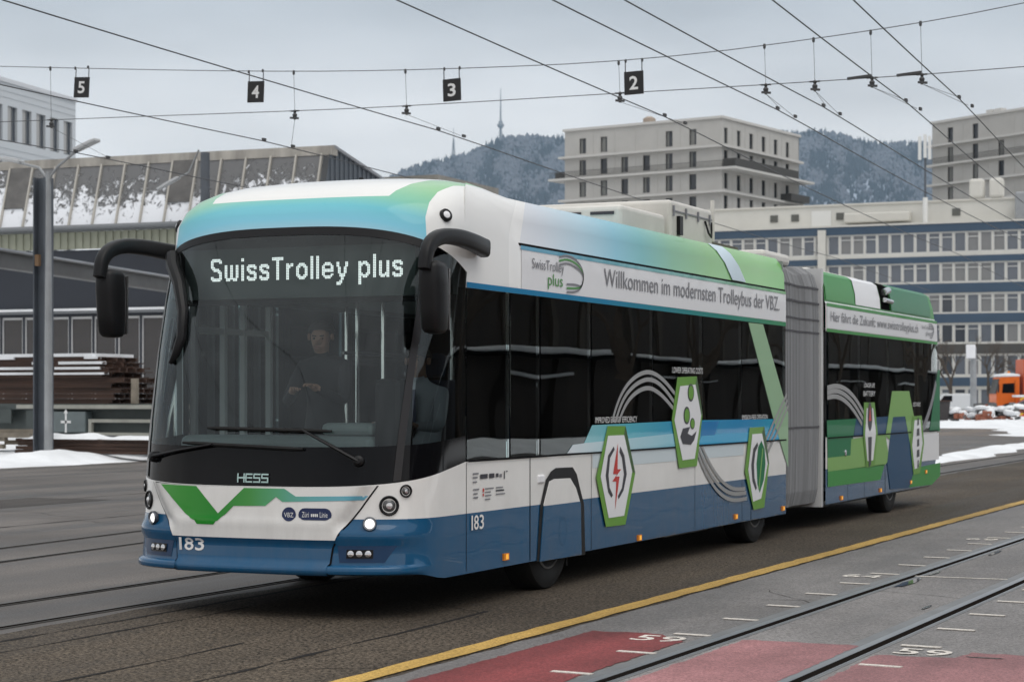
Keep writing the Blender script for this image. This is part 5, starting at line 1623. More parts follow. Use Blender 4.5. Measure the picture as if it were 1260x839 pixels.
# ---- flat wagon with a stack of rails --------------------------------
M_WAGON = mat('wagon_grey_green', (0.055, 0.068, 0.066), 0.6, var=.2, vscale=1.2)
M_WAGLT = mat('wagon_pale_trim', (0.34, 0.34, 0.30), 0.6, var=.2, vscale=2)
M_RUST = mat('rusty_steel', (0.055, 0.028, 0.018), 0.75, var=.5, vscale=2.5, stretch=(.2, 1, 3))
M_WOODP = mat('weathered_stake', (0.22, 0.19, 0.15), 0.8, var=.3, vscale=3)
WY = 34.2
wg = empty('flat_wagon', (-27, WY, .3), label='grey-green flat railway wagon with toolbox behind the snowbank', cat='wagon')
MB().box(-38, -21.6, WY - 1.2, WY + 1.4, 1.33, 1.50).build('deck', M_WAGON, wg)
MB().box(-27.9, -21.6, WY - 1.28, WY - 1.2, 1.36, 1.47).build('deck_edge', M_WAGLT, wg)
MB().box(-38, -28.1, WY - 1.26, WY - 1.2, .95, 1.34).build('side_sill', M_WAGON, wg)
MB().box(-38, -21.8, WY - .9, WY - .8, .62, 1.33).build('frame_beam', M_WAGON, wg)
tb = MB().box(-26.85, -25.55, WY - 1.26, WY - .92, .70, 1.28).build('toolbox', mat('toolbox_grey', (.14, .17, .175), .5, var=.1), wg); bevel_mod(tb, .02)
tz, tx, ty = .99, -26.2, WY - 1.268
for x0, x1, z0, z1 in ((-.17, .17, -.035, .035), (-.03, .03, -.30, .26)):
    MB().box(tx + x0, tx + x1, ty, ty + .006 if z1 > .1 else ty + .004, tz + z0, tz + z1).build('emblem', M_PRINTW, tb)
MB().prism([(tx - .07, ty - .002, tz + .24), (tx + .07, ty - .002, tz + .24), (tx, ty - .002, tz + .36)], (0, .006, 0)).build('emblem', M_PRINTW, tb)
MB().box(-27.6, -27.2, WY - 1.24, WY - 1.0, .6, 1.32).build('step_plate', M_WAGON, wg)
lad = MB(); lad.box(-25.45, -21.7, WY - 1.24, WY - 1.14, .98, 1.07).box(-25.45, -21.7, WY - 1.24, WY - 1.14, .62, .70).box(-25.45, -25.35, WY - 1.25, WY - 1.13, .62, 1.07)
lad.build('side_rail', M_WAGLT, wg)
for x in (-36.5, -34.5, -24.5, -23.0):
    for dy in (-.7, .7):
        MB().lathe((x, WY + dy, .62), (0, 1, 0), [(-.06, .42), (.06, .42), (.08, .38)], 20).build('wheel', M_RUST, wg)
for x in (-30.15, -27.3, -24.0, -33.0):
    MB().box(x - .09, x + .09, WY - 1.16, WY - 1.04, 1.50, 2.72 if x < -25 else 2.2).build('stake', M_WOODP, wg)
rs = empty('rail_stack', (-30, WY, 1.5), label='stack of rusty steel rails with snow stripes lying on the wagon', cat='rail stack')
rnd = random.Random(4)
z = 1.50
for k in range(9):
    h = .135
    x1 = -24.6 + rnd.uniform(-.25, .12) - max(0, k - 4) * .18
    layer = MB()
    for q in range(6):
        yy = WY - .98 + q * .36 + rnd.uniform(-.03, .03)
        layer.box(-37.5, x1 + rnd.uniform(-.2, .1), yy, yy + .07, z + .02, z + h - .02)
        layer.box(-37.5, x1 + rnd.uniform(-.2, .1), yy - .05, yy + .12, z, z + .02)
        layer.box(-37.5, x1, yy - .02, yy + .09, z + h - .03, z + h)
    layer.build('rail_layer', M_RUST, rs)
    if k >= 5:
        xx = -37.5
        while xx < x1 - .3:
            ln = rnd.uniform(.6, 2.4)
            if rnd.random() < .85: MB().box(xx, min(xx + ln, x1 - .05), WY - 1.03 - rnd.uniform(0, .03), WY - .80, z + h - .055, z + h + rnd.uniform(.0, .025)).build('snow_stripe', M_SNOW, rs)
            xx += ln + rnd.uniform(.05, .4)
    z += h + .012
MB().box(-37.4, -25.5, WY - 1.0, WY + 1.0, z, z + .09).build('snow_cap', M_SNOW, rs)
# loose rails on the ground with a snow blanket
rp = empty('rail_heap', (-24.5, 31.3, .2), label='heap of short rusty rails under a snow blanket on the ground', cat='rail heap')
for k in range(16):
    yy = 30.9 + (k % 4) * .22; zz = .22 + (k // 4) * .10
    MB().obox((-24.0 + rnd.uniform(-.3, .3), yy, zz), (2.2, rnd.uniform(-.03, .03), 0), (0, .045, 0), (0, 0, .045)).build('rail', M_RUST, rp)
def blanket(x0, x1, y0, y1, z0, th, parent, nm='snow_blanket'):
    b = MB(); nx, ny = 16, 6; vs = []
    for j in range(ny + 1):
        for i in range(nx + 1):
            u, v = i / nx, j / ny
            e = min(1, 5 * u, 5 * (1 - u)) * min(1, 3 * v, 3 * (1 - v))
            xx = x0 + (x1 - x0) * u; yy = y0 + (y1 - y0) * v
            vs.append((xx, yy, z0 + th * e ** .6 * (1 + .35 * hsh(xx, yy, 1.3))))
    b.add(vs, [(j * (nx + 1) + i, j * (nx + 1) + i + 1, (j + 1) * (nx + 1) + i + 1, (j + 1) * (nx + 1) + i) for j in range(ny) for i in range(nx)])
    return b.build(nm, M_SNOW, parent, smooth=True, sharp=180)
blanket(-26.0, -23.6, 30.7, 31.8, .56, .14, rp)
blanket(-23.4, -21.8, 30.7, 31.8, .56, .10, rp)
# rough timber and stones at the foot of the column
st = empty('timber_pile', (-26.6, 31.0, .1), label='small pile of old timber by the foot of the steel column', cat='timber pile')
for k in range(5):
    MB().obox((-26.7 + rnd.uniform(-.4, .4), 31 + rnd.uniform(-.4, .4), .35 + .1 * k), (.5, rnd.uniform(-.3, .3), 0), (0, .08, 0), (0, 0, .06)).build('plank', M_WOODP, st)

# ================================================================== white building, far left
M_SIDING = mat('white_siding', (0.50, 0.53, 0.56), 0.6)
M_PANEGREY = mat('pane_grey', (0.06, 0.07, 0.085), 0.1)
M_BLIND = mat('window_blind', (0.36, 0.36, 0.36), 0.7)
wb = empty('white_building', (-81.05, 92.7, 0), R(97.4), 'white office block with horizontal siding at the upper left', 'building')
wxs = [1.0 + 1.98 * k for k in range(9)]
rowsz = [(19.9, 22.4), (16.0, 18.4), (12, 14.4)]
holes = [(x, x + 1.30, a, c) for x in wxs for a, c in rowsz]
holed_wall(18.6, 24.0, holes, .25).build('wall', M_SIDING, wb, loc=(0, 0, 0))
z = .45
while z < 24:
    if not any(a - .15 < z < c + .1 for a, c in rowsz):
        MB().box(0, 18.6, -.035, -.002, z, z + .05).build('siding_board', M_SIDING, wb, loc=(0, 0, 0))
    z += .45
wm = MB(); wm.box(-.65, .65, .20, .22, -1.5, 1.5); wm.cur = 1; wm.box(-.65, .0, .12, .17, -1.5, 1.5); wm.cur = 2
wm.box(-.65, .65, .06, .12, -1.5, -1.42).box(.0, .05, .06, .12, -1.42, 1.5)
wmesh = wm.mesh('window', [M_PANEGREY, M_BLIND, M_EAVE])
for x in wxs:
    for a, c in rowsz:
        o = link_mesh('window', wmesh, wb, loc=(x + .65, 0, (a + c) / 2)); o.scale.z = (c - a) / 3.02
MB().box(18.6, 18.65, 0, 14, 0, 24).build('end_wall', M_SIDING, wb, loc=(0, 0, 0))
MB().box(-.05, -.002, 0, 14, 0, 24).build('end_wall', M_SIDING, wb, loc=(0, 0, 0))
MB().box(0, 18.6, 13.95, 14, 0, 24).build('back_wall', M_SIDING, wb, loc=(0, 0, 0))
MB().box(-.1, 18.75, -.1, 14, 24.0, 24.3).build('roof_edge', mat('roof_edge_white', (.55, .57, .60), .5), wb, loc=(0, 0, 0))

# ================================================================== concrete apartment blocks
M_APT = mat('apartment_render', (0.43, 0.42, 0.40), 0.85, var=.07, vscale=.4)
M_APTL = mat('apartment_ledge', (0.52, 0.51, 0.49), 0.8)
M_APTW = mat('apartment_window', (0.030, 0.034, 0.042), 0.12)
M_APTF = mat('apartment_window_frame', (0.06, 0.058, 0.055), 0.6)
M_CURT = mat('curtain', (0.20, 0.20, 0.19), 0.9)
M_RAILG = mat('balcony_rail', (0.05, 0.048, 0.045), 0.6)
def apartment(root, W, Dp, H, fx, sx_, ztop0, pitch, nrow, wh, skip, over, left_side=False):
    holes = [(x - .55, x + .55, ztop0 - pitch * k - wh, ztop0 - pitch * k) for k in range(nrow) for i, x in enumerate(fx) if (k, i) not in skip]
    holed_wall(W, H, holes, .35).build('wall', M_APT, root, loc=(0, 0, 0))
    holes2 = [(x - .55, x + .55, ztop0 - pitch * k - wh, ztop0 - pitch * k) for k in range(nrow) for x in sx_]
    sw_ = holed_wall(Dp, H, holes2, .35)
    o = sw_.build('wall', M_APT, root, loc=(W, 0, 0)); o.rotation_euler.z = R(90)
    wmv = []
    for cur in range(3):
        w = MB(); w.box(-.55, .55, .30, .33, -wh / 2, wh / 2)
        w.cur = 1; w.box(-.55, -.50, .16, .30, -wh / 2, wh / 2).box(.50, .55, .16, .30, -wh / 2, wh / 2).box(-.50, .50, .16, .30, wh / 2 - .07, wh / 2).box(-.44, .44, .16, .30, -wh / 2, -wh / 2 + .07)
        if cur: w.cur = 2; w.box(-.44, -.44 + .3 * cur, .26, .295, -wh / 2 + .07, wh / 2 - .07)
        wmv.append(w.mesh('window', [M_APTW, M_APTF, M_CURT]))
    rr = random.Random(int(W * 10))
    for k in range(nrow):
        zc = ztop0 - pitch * k - wh / 2
        for i, x in enumerate(fx):
            if (k, i) in skip: continue
            o = link_mesh('window', rr.choice(wmv), root, loc=(x, 0, zc))
        for x in sx_:
            o = link_mesh('window', rr.choice(wmv), root, loc=(W, x, zc)); o.rotation_euler.z = R(90)
        zl = ztop0 - pitch * (k + 1) + .10 + .22
        ex = over if k == 1 else .70
        MB().box(-(ex if left_side else .3), W + ex, -.70, Dp + .2, zl, zl + .30).build('ledge', M_APTL, root, loc=(0, 0, 0))
        if k == 1:
            rl = MB(); xa = -(ex if left_side else .3) + .1
            rl.box(xa, W + ex - .1, -.40, -.36, zl + 1.2, zl + 1.25)
            while xa < W + ex - .1:
                rl.box(xa, xa + .025, -.39, -.37, zl + .30, zl + 1.2); xa += .16
            rl.build('balcony_railing', M_RAILG, root, loc=(0, 0, 0))
            MB().box(W + .35, W + ex - .15, -.3, Dp * .8, zl + .30, zl + 1.45).build('balcony_screen', M_RAILG, root, loc=(0, 0, 0))
            if left_side: MB().box(-ex + .1, -.05, 1, Dp * .5, zl + .30, zl + 1.35).build('balcony_screen', M_RAILG, root, loc=(0, 0, 0))
        elif k > 0:
            MB().box(W + .002, W + ex + 1.0, Dp * .75, Dp, zl + .30, zl + 1.3).build('balcony_screen', M_RAILG, root, loc=(0, 0, 0))
    # facade joints as raised strips
    for x in [f + (fx[1] - fx[0]) * .5 for f in fx[:-1]]:
        MB().box(x - .05, x + .05, -.03, -.002, ztop0 - pitch * nrow, H - .4).build('facade_joint', M_APT, root, loc=(0, 0, 0))
    for x in [f + (sx_[1] - sx_[0]) * .5 for f in sx_[:-1]]:
        MB().box(W + .002, W + .03, x - .05, x + .05, ztop0 - pitch * nrow, H - .4).build('facade_joint', M_APT, root, loc=(0, 0, 0))
    MB().box(-.25, W + .25, -.25, Dp + .2, H, H + .35).build('parapet', M_APTL, root, loc=(0, 0, 0))
    MB().box(0, W, Dp - .2, Dp, 0, H).build('back_wall', M_APT, root, loc=(0, 0, 0))
aa = empty('apartment_block', (-100.63, 249.54, 0), R(-9.8), 'grey concrete apartment block above the middle of the bus', 'apartment building', 'concrete apartment blocks')
apartment(aa, 25.16, 24, 39.6, [3.0, 6.5, 9.9, 13.4, 17.0, 20.7], [1.2, 5.0, 8.8, 12.6, 16.4, 20.2], 38.45, 3.07, 5, 2.15, {(0, 2), (0, 3)}, 2.4, True)
MB().lathe((11, 5, 39.9), (0, 0, 1), [(0, .9), (1.3, .9), (1.6, .4)], 12).build('roof_vent', mat('vent_brown', (.33, .27, .22), .8), aa, loc=(0, 0, 0))
ab = empty('apartment_block', (-56.17, 286.83, 0), R(-32.4), 'grey concrete apartment block cut by the right edge of the picture', 'apartment building', 'concrete apartment blocks')
apartment(ab, 26, 18, 42.9, [3.7, 8.7, 13.7, 18.7, 23.5], [3, 7, 11, 15], 42.0, 2.95, 5, 2.25, {(0, 2), (0, 3)}, 1.0, True)
for x in (8, 9.7):
    MB().box(x, x + 1.2, 3, 4.2, 43.2, 44.3).build('roof_vent', M_APTL, ab, loc=(0, 0, 0))

# ================================================================== blue office block on the right
M_OFFW = mat('office_beige', (0.58, 0.565, 0.52), 0.8, var=.08, vscale=.3)
M_OFFB = mat('office_blue_band', (0.036, 0.068, 0.112), 0.5, var=.1, vscale=.4)
M_OFFP = mat('office_pane', (0.12, 0.135, 0.16), 0.15)
M_OFFP2 = mat('office_blind_pane', (0.20, 0.20, 0.20), 0.4)
M_OFFP3 = mat('office_dark_pane', (0.045, 0.052, 0.065), 0.12)
M_OFFF = mat('office_frame', (0.56, 0.56, 0.55), 0.5)
OX0, OX1, OY = -68.0, -22.0, 207.0
of = empty('office_block', (OX0, OY, 0), label='long office block with blue bands and rows of white-framed windows', cat='office building')
orow = [(17.75, 19.95), (14.45, 16.55), (11.05, 13.1), (7.75, 9.8), (4.2, 6.4), (.7, 2.7)]
nw = int((OX1 - OX0) / 1.42)
holes = [(k * 1.42 + .06, k * 1.42 + 1.36, a, c) for k in range(nw) for a, c in orow]
ow = holed_wall(OX1 - OX0, 20.0, holes, .3)
ow.v = [(x + OX0, y + OY, z) for x, y, z in ow.v]
ow.build('wall', M_OFFW, of)
wmv = []
for pm in (M_OFFP, M_OFFP2, M_OFFP3):
    for split in (0, 1):
        w = MB(); w.box(-.65, .65, .2, .22, -1.05, 1.05)
        w.cur = 1
        w.box(-.65, -.54, .08, .2, -1.05, 1.05).box(.54, .65, .08, .2, -1.05, 1.05).box(-.54, .54, .08, .2, .95, 1.05).box(-.54, .54, .08, .2, -1.05, -.95)
        if split: w.box(-.54, .54, .08, .2, .48, .57)
        wmv.append(w.mesh('window', [pm, M_OFFF]))
rr = random.Random(11)
for a, c in orow:
    for k in range(nw):
        o = link_mesh('window', rr.choice(wmv[:4] if a > 14 else wmv), of, loc=Vector((OX0 + k * 1.42 + .71, OY, (a + c) / 2)) - wl(of)); o.scale.z = (c - a) / 2.1
for z0, z1, m in ((20.0, 20.9, M_OFFB), (16.62, 17.3, M_OFFB), (13.25, 14.3, M_OFFB), (9.95, 10.95, M_OFFB), (6.55, 7.6, mat('office_brown_band', (.06, .058, .055), .7)), (3.0, 3.95, M_OFFB)):
    MB().box(OX0, OX1, OY - .12, OY - .004, z0, z1).build('band', m, of)
for x in (-51.5, -38.0, -24.0):
    MB().box(x - .45, x + .45, OY - .5, OY - .125, 0, 20.6).build('pier', M_OFFW, of) if x < -50 else None
MB().box(OX0, OX1, OY - .25, OY + 14, 20.9, 21.1).build('roof_slab', M_OFFW, of)
ph = MB().box(OX0 + 2, OX1, OY + 3, OY + 13, 21.1, 23.6).build('penthouse', mat('penthouse_cream', (.60, .59, .55), .8, var=.08, vscale=.3), of)
MB().box(OX0 + 1.8, OX1, OY + 2.8, OY + 13.2, 23.6, 23.8).build('penthouse_roof', M_OFFW, of)
MB().box(-53.6, -51.3, OY + 2.9, OY + 2.995, 21.2, 23.1).build('white_panel', mat('panel_white', (.68, .68, .66), .6), ph)
bevel_mod(MB().box(-49.5, -42.0, OY + 1.6, OY + 2.9, 21.5, 22.6).build('duct', M_OFFW, ph), .15)
for x in (-58.5, -56, -50.7, -37.5, -29.5): MB().box(x, x + .9, OY + 2.9, OY + 2.995, 22.0, 22.8).build('vent_grille', mat('grille_grey', (.10, .10, .09), .7), ph)
bevel_mod(MB().box(-35.6, -34.0, OY + 2.6, OY + 4, 23.8, 26.0).build('rooftop_vent', M_OFFW, of), .3)
bevel_mod(MB().box(-33.4, -31.9, OY + 2.6, OY + 4, 23.8, 26.0).build('rooftop_vent', M_OFFW, of), .3)
bevel_mod(MB().box(-30.3, -27.0, OY + 1.0, OY + 2.9, 21.1, 24.2).build('rooftop_unit', M_GALV, of), .2)
an = empty('antenna_mast', (-40.2, OY + 1.5, 21.1), label='slim antenna mast with white panel aerials on the office roof', cat='antenna')
MB().tube([(-40.2, OY + 1.5, 21.1), (-40.2, OY + 1.5, 24.0)], .28, 10).build('foot', mat('panel_white', (.68, .68, .66), .6), an)
MB().tube([(-40.2, OY + 1.5, 24.0), (-40.2, OY + 1.5, 31.0)], .12, 10).build('pole', M_PAINTST, an)
for dx, dz in ((-.55, 0), (.05, .2), (.55, 0)):
    MB().box(-40.2 + dx - .16, -40.2 + dx + .16, OY + 1.1, OY + 1.35, 28.2 + dz, 30.8 + dz).build('panel_aerial', mat('panel_white', (.68, .68, .66), .6), an)

# ================================================================== far right: yard with truck, pole, scrap
M_ORANGE = mat('truck_orange', (0.62, 0.13, 0.02), 0.4, coat=.3, var=.08)
M_PLOUGH = mat('plough_red', (0.50, 0.055, 0.03), 0.5, var=.15)
M_TYEL = mat('hazard_yellow', (0.70, 0.45, 0.03), 0.5)
tk = empty('snow_plough_truck', (-19.7, 138.9, 0), R(24), 'orange truck with snow on its cab and a red plough, at the right edge', 'truck')
def part(name, b, m, parent, bev=0.0, smooth=False):
    o = b.build(name, m, parent, loc=(0, 0, 0), smooth=smooth)
    if bev: bevel_mod(o, bev, 2)
    return o
cabp = [(0.0, 0, 1.05), (0.0, 0, 1.9), (.30, 0, 3.25), (1.75, 0, 3.3), (1.75, 0, 1.05)]
cab = part('cab', MB().prism(cabp, (0, 2.3, 0)), M_ORANGE, tk, .05)
part('side_window', MB().prism([(.42, -.02, 2.05), (.48, -.02, 2.75), (1.35, -.02, 2.80), (1.35, -.02, 2.05)], (0, .05, 0)), M_BLACKGL, cab)
part('windscreen', MB().prism([(-.005, .15, 2.0), (.27, .15, 3.1), (.27, 2.15, 3.1), (-.005, 2.15, 2.0)], (-.03, 0, .01)), M_BLACKGL, cab)
part('door_gap', MB().box(1.38, 1.41, -.012, -.002, 1.15, 3.0), M_UNDER, cab)
part('door_handle', MB().box(1.2, 1.34, -.03, -.002, 1.8, 1.86), M_BLACKPL, cab)
part('bumper', MB().box(-.12, .5, -.03, 2.33, .62, 1.04), M_BLACKPL, tk, .04)
part('headlight', MB().box(-.14, -.05, .12, .5, .74, .94), M_CHROME, tk)
part('mirror', MB().box(.0, .12, -.42, -.20, 2.1, 2.75), M_BLACKPL, tk, .03)
part('wheel_arch', MB().lathe((.9, -.01, .6), (0, -1, 0), [(0, .68), (.02, .68), (.02, .5)], 24), M_BLACKPL, tk)
part('beacon', MB().lathe((1.2, 1.1, 3.5), (0, 0, 1), [(0, .12), (.15, .11), (.22, .04)], 12), M_AMBER, tk)
part('cab_snow', MB().prism([(.28, -.03, 3.28), (.40, -.03, 3.48), (1.1, -.03, 3.55), (1.78, -.03, 3.45), (1.78, -.03, 3.31)], (0, 2.36, 0)), M_SNOW, tk, .05)
part('chassis', MB().box(.2, 7.5, .5, 1.8, .7, 1.05), M_UNDER, tk)
part('load_body', MB().box(2.05, 7.5, 0, 2.4, 1.2, 4.6), mat('load_red', (.55, .10, .03), .5, var=.1), tk, .04)
for x in (.9, 5.2, 6.4):
    for y in (.15, 2.1):
        w = part('wheel', MB().lathe((x, y, .5), (0, -1, 0), [(-.15, .3), (-.15, .47), (-.1, .5), (.1, .5), (.15, .47), (.15, .3)], 24), M_RUBBER, tk, smooth=True)
        part('rim', MB().lathe((x, y, .5), (0, -1, 0), [(.1, .3), (.16, .28), (.12, .1), (.15, .0)], 16), M_RIM, w)
pl = MB()
arc = [(1.1 + .25 * math.cos(t), t) for t in (0,)]
for k in range(7):
    pass
blade = part('plough_blade', MB().prism([(1.55, -1.2, .2), (1.25, -1.35, .5), (1.15, -1.4, 1.0), (1.25, -1.5, 1.55), (1.32, -1.5, 1.55), (1.25, -1.4, 1.0), (1.33, -1.3, .5), (1.62, -1.15, .2)], (4.5, .4, 0)), M_PLOUGH, tk)
part('plough_face', MB().box(1.35, 6.0, -1.62, -1.52, .25, 1.72), M_PLOUGH, blade)
for k in range(5):
    part('hazard_stripe', MB().prism([(1.35, -1.66, .35 + k * .28), (1.85, -1.66, .62 + k * .28), (1.85, -1.66, .76 + k * .28), (1.35, -1.66, .49 + k * .28)], (0, .03, 0)), M_TYEL if k % 2 == 0 else M_UNDER, blade)
part('plough_snow', MB().box(1.0, 2.6, -1.7, -.6, 1.73, 1.9), M_SNOW, blade, .06)

gp = empty('yard_pole', (-20.3, 133.1, 0), label='grey pole with a white board in the snowy yard behind the bus', cat='pole')
MB().tube([(-20.3, 133.1, 0), (-20.3, 133.1, .9), (-20.3, 133.1, 5.4)], [.36, .25, .22], 12).build('pole', M_GALV, gp, smooth=True)
bevel_mod(MB().box(-20.75, -20.1, 132.6, 132.85, 4.55, 5.55).build('board', M_FOIL, gp), .04)

vn = empty('parked_van', (-33.0, 176.0, 0), R(20), 'small white van parked in front of the office block', 'van')
part('body', MB().prism([(0, 0, .45), (0, 0, 1.15), (.9, 0, 1.3), (1.5, 0, 2.05), (4.6, 0, 2.1), (4.7, 0, .45)], (0, 1.8, 0)), mat('van_white', (.55, .56, .57), .4, coat=.4), vn, .08)
part('side_window', MB().prism([(1.25, -.02, 1.35), (1.62, -.02, 1.9), (2.4, -.02, 1.9), (2.4, -.02, 1.35)], (0, .05, 0)), M_BLACKGL, vn)
for x in (.9, 3.8):
    part('wheel', MB().lathe((x, .05, .33), (0, -1, 0), [(-.1, .2), (-.1, .33), (.1, .33), (.12, .2)], 18), M_RUBBER, vn)
cr2 = empty('dark_car', (-37.5, 172.0, 0), R(24), 'dark parked car half buried in snow behind the bus tail', 'car')
part('body', MB().prism([(0, 0, .4), (0, 0, .8), (.9, 0, .95), (1.5, 0, 1.4), (3.0, 0, 1.4), (3.7, 0, .95), (4.2, 0, .85), (4.2, 0, .4)], (0, 1.7, 0)), mat('car_dark', (.04, .04, .045), .35, coat=.4), cr2, .08)
part('side_window', MB().prism([(1.15, -.02, .98), (1.6, -.02, 1.33), (2.95, -.02, 1.33), (3.4, -.02, .98)], (0, .04, 0)), M_BLACKGL, cr2)
for x in (.85, 3.3):
    part('wheel', MB().lathe((x, .05, .32), (0, -1, 0), [(-.1, .2), (-.1, .32), (.1, .32), (.12, .2)], 18), M_RUBBER, cr2)

ct = empty('scrap_container', (-19.6, 113.0, 0), R(24), 'dark open scrap bin in the snow behind the bus tail', 'container')
part('tub', MB().prism([(0, 0, .25), (-.1, 0, 1.45), (1.75, 0, 1.45), (1.6, 0, .25)], (0, 1.4, 0)), mat('bin_dark', (.035, .03, .03), .7, var=.3), ct)
part('rim', MB().box(-.15, 1.8, -.05, 1.45, 1.45, 1.52), M_RUST, ct)
part('snow', MB().lathe((.55, .5, 1.45), (0, 0, 1), [(0, .5), (.12, .42), (.22, .2), (.25, .02)], 12), M_SNOW, ct, smooth=True)
rk = random.Random(9)
for i, (px_, py_, sc_) in enumerate(((-17.6, 114.2, .8), (-16.4, 115.5, 1.1), (-14.9, 116.2, .9), (-13.6, 117.3, 1.2), (-15.6, 113.4, .6))):
    lab = ['low heap of scrap metal under snow next to the dark bin', 'tallest snowy scrap heap between the bin and the orange truck', 'rounded snowy scrap heap in the middle of the row', 'snowy scrap heap nearest the orange truck', 'smallest scrap heap with reddish bricks in front of the row'][i]
    hp = empty('scrap_heap', (px_, py_, 0), label=lab, cat='scrap heap', group='snowy scrap heaps')
    for k in range(10):
        v = Vector((rk.uniform(-1, 1), rk.uniform(-1, 1), rk.uniform(-.2, .4))).normalized()
        w_ = v.cross(Vector((0, 0, 1))).normalized()
        MB().obox((px_ + rk.uniform(-.7, .7) * sc_, py_ + rk.uniform(-.5, .5), .25 + rk.uniform(0, .9) * sc_), v * rk.uniform(.2, .55) * sc_, w_ * rk.uniform(.05, .2), v.cross(w_) * rk.uniform(.05, .2)).build('scrap_piece', mat('brick_red', (.28, .10, .06), .8) if (i == 4 or k % 4 == 0) else M_BEAMST, hp)
    for k in range(5):
        MB().lathe((px_ + rk.uniform(-.6, .6) * sc_, py_ + rk.uniform(-.5, .3), .5 + rk.uniform(0, .6) * sc_), (rk.uniform(-.2, .2), rk.uniform(-.2, .2), 1), [(-.1, .4 * sc_), (.05, .42 * sc_), (.16, .28 * sc_), (.2, .05)], 10).build('snow_lump', M_SNOW, hp, smooth=True)
bx_ = empty('site_box', (-24.0, 127.0, 0), R(24), 'white and red site box showing just behind the bus tail', 'box')
part('body', MB().box(0, 2.2, 0, 1.5, .6, 3.6), mat('box_white', (.6, .6, .6), .5), bx_, .05)
part('red_panel', MB().box(.3, 2.0, -.02, -.002, 2.1, 2.9), M_PLOUGH, bx_)
part('skirt', MB().box(.1, 2.1, .1, 1.4, 0, .6), M_RBLUE, bx_)

# ---- bare trees -----------------------------------------------------
M_BARK = mat('bark', (0.075, 0.058, 0.045), 0.9, var=.3, vscale=6)
def bare_tree(label, x, y, h, seed, group, spread=.55, depth=5, name='bare_tree'):
    rr_ = random.Random(seed)
    r = empty(name, (x, y, 0), label=label, cat='tree', group=group)
    tr_ = MB(); cw = MB()
    def grow(p, d, ln, rad, lv):
        q = p + d * ln
        mid = p.lerp(q, .5) + Vector((rr_.uniform(-1, 1), rr_.uniform(-1, 1), 0)) * ln * .06
        (tr_ if lv < 2 else cw).tube([p, mid, q], [rad, rad * .85, rad * .7], 5 if lv < 2 else 3, cap=False)
        if lv >= depth: return
        for k in range(3 if lv else 4):
            a = rr_.uniform(0, 2 * math.pi)
            side = Vector((math.cos(a), math.sin(a), rr_.uniform(-.1, .4)))
            nd = (d + side * rr_.uniform(spread * .7, spread * 1.4)).normalized()
            grow(p.lerp(q, rr_.uniform(.55, 1.0)), nd, ln * rr_.uniform(.55, .78), rad * .55, lv + 1)
    grow(Vector((x, y, -.05)), Vector((rr_.uniform(-.05, .05), rr_.uniform(-.05, .05), 1)).normalized(), h * .36, h * .022, 0)
    tr_.build('trunk', M_BARK, r); cw.build('crown', M_BARK, r)
    return r
bare_tree('bare brown tree before the office block nearest the bus', -33.5, 190, 10.5, 3, 'bare trees before the office', .6)
bare_tree('bare brown tree before the office block left of the grey pole', -29.5, 188, 9.5, 5, 'bare trees before the office', .6)
bare_tree('bare brown tree before the office block right of the grey pole', -25.5, 191, 9.0, 8, 'bare trees before the office', .6)

# ================================================================== the other side of the street (mirrored in the windows)
sheet('side_street', 12.1, 60, -60, 160, 0.0, M_YARD)
strip_snow(20.5, -20, 140, 5.0, .35, 0.0, 8)
gs = empty('goods_shed', (26, 40, 0), label='long dark goods shed with snowy eaves across the street', cat='shed')
M_SHED = mat('shed_timber', (0.045, 0.036, 0.030), 0.8, var=.35, vscale=.8, stretch=(1, 1, .3))
MB().box(26, 40, -5, 150, 0, 3.3).build('lower_wall', M_SHED, gs)
MB().box(25.3, 29.2, -5, 150, 3.3, 3.42).build('lean_to_roof', M_UNDER, gs)
re_ = random.Random(21); y = -5.0
while y < 148:
    ln = re_.uniform(3, 11); h_ = re_.uniform(.08, .26)
    bevel_mod(MB().box(25.25 + re_.uniform(0, .15), 29.0, y, y + ln, 3.424, 3.424 + h_).build('eaves_snow', M_SNOW, gs), .06, 2)
    if re_.random() < .55:
        bevel_mod(MB().box(25.5, 25.95, y + re_.uniform(0, 2), y + ln * re_.uniform(.5, .9), 2.55, 2.55 + re_.uniform(.05, .13)).build('rail_snow', M_SNOW, gs), .03, 2)
    y += ln + re_.uniform(.1, 1.4)
MB().box(29.2, 44, -5, 150, 3.3, 7.6).build('upper_wall', M_SHED, gs)
y = -4.0
while y < 149:
    MB().box(25.75, 26.0, y, y + .25, 0, 3.3).build('post', M_SHED, gs)
    MB().box(29.0, 29.2, y + 2, y + 2.5, 3.6, 7.5).build('pilaster', mat('shed_pilaster', (.09, .075, .06), .8), gs); y += 5.0
for k in range(9):
    bare_tree('%s bare tree from the near end of the row across the street' % ('first second third fourth fifth sixth seventh eighth ninth'.split()[k]), 22.5 + (k % 2), 8 + 13.0 * k, 10 + (k % 3), 20 + k, 'bare trees across the street', .5, 4)

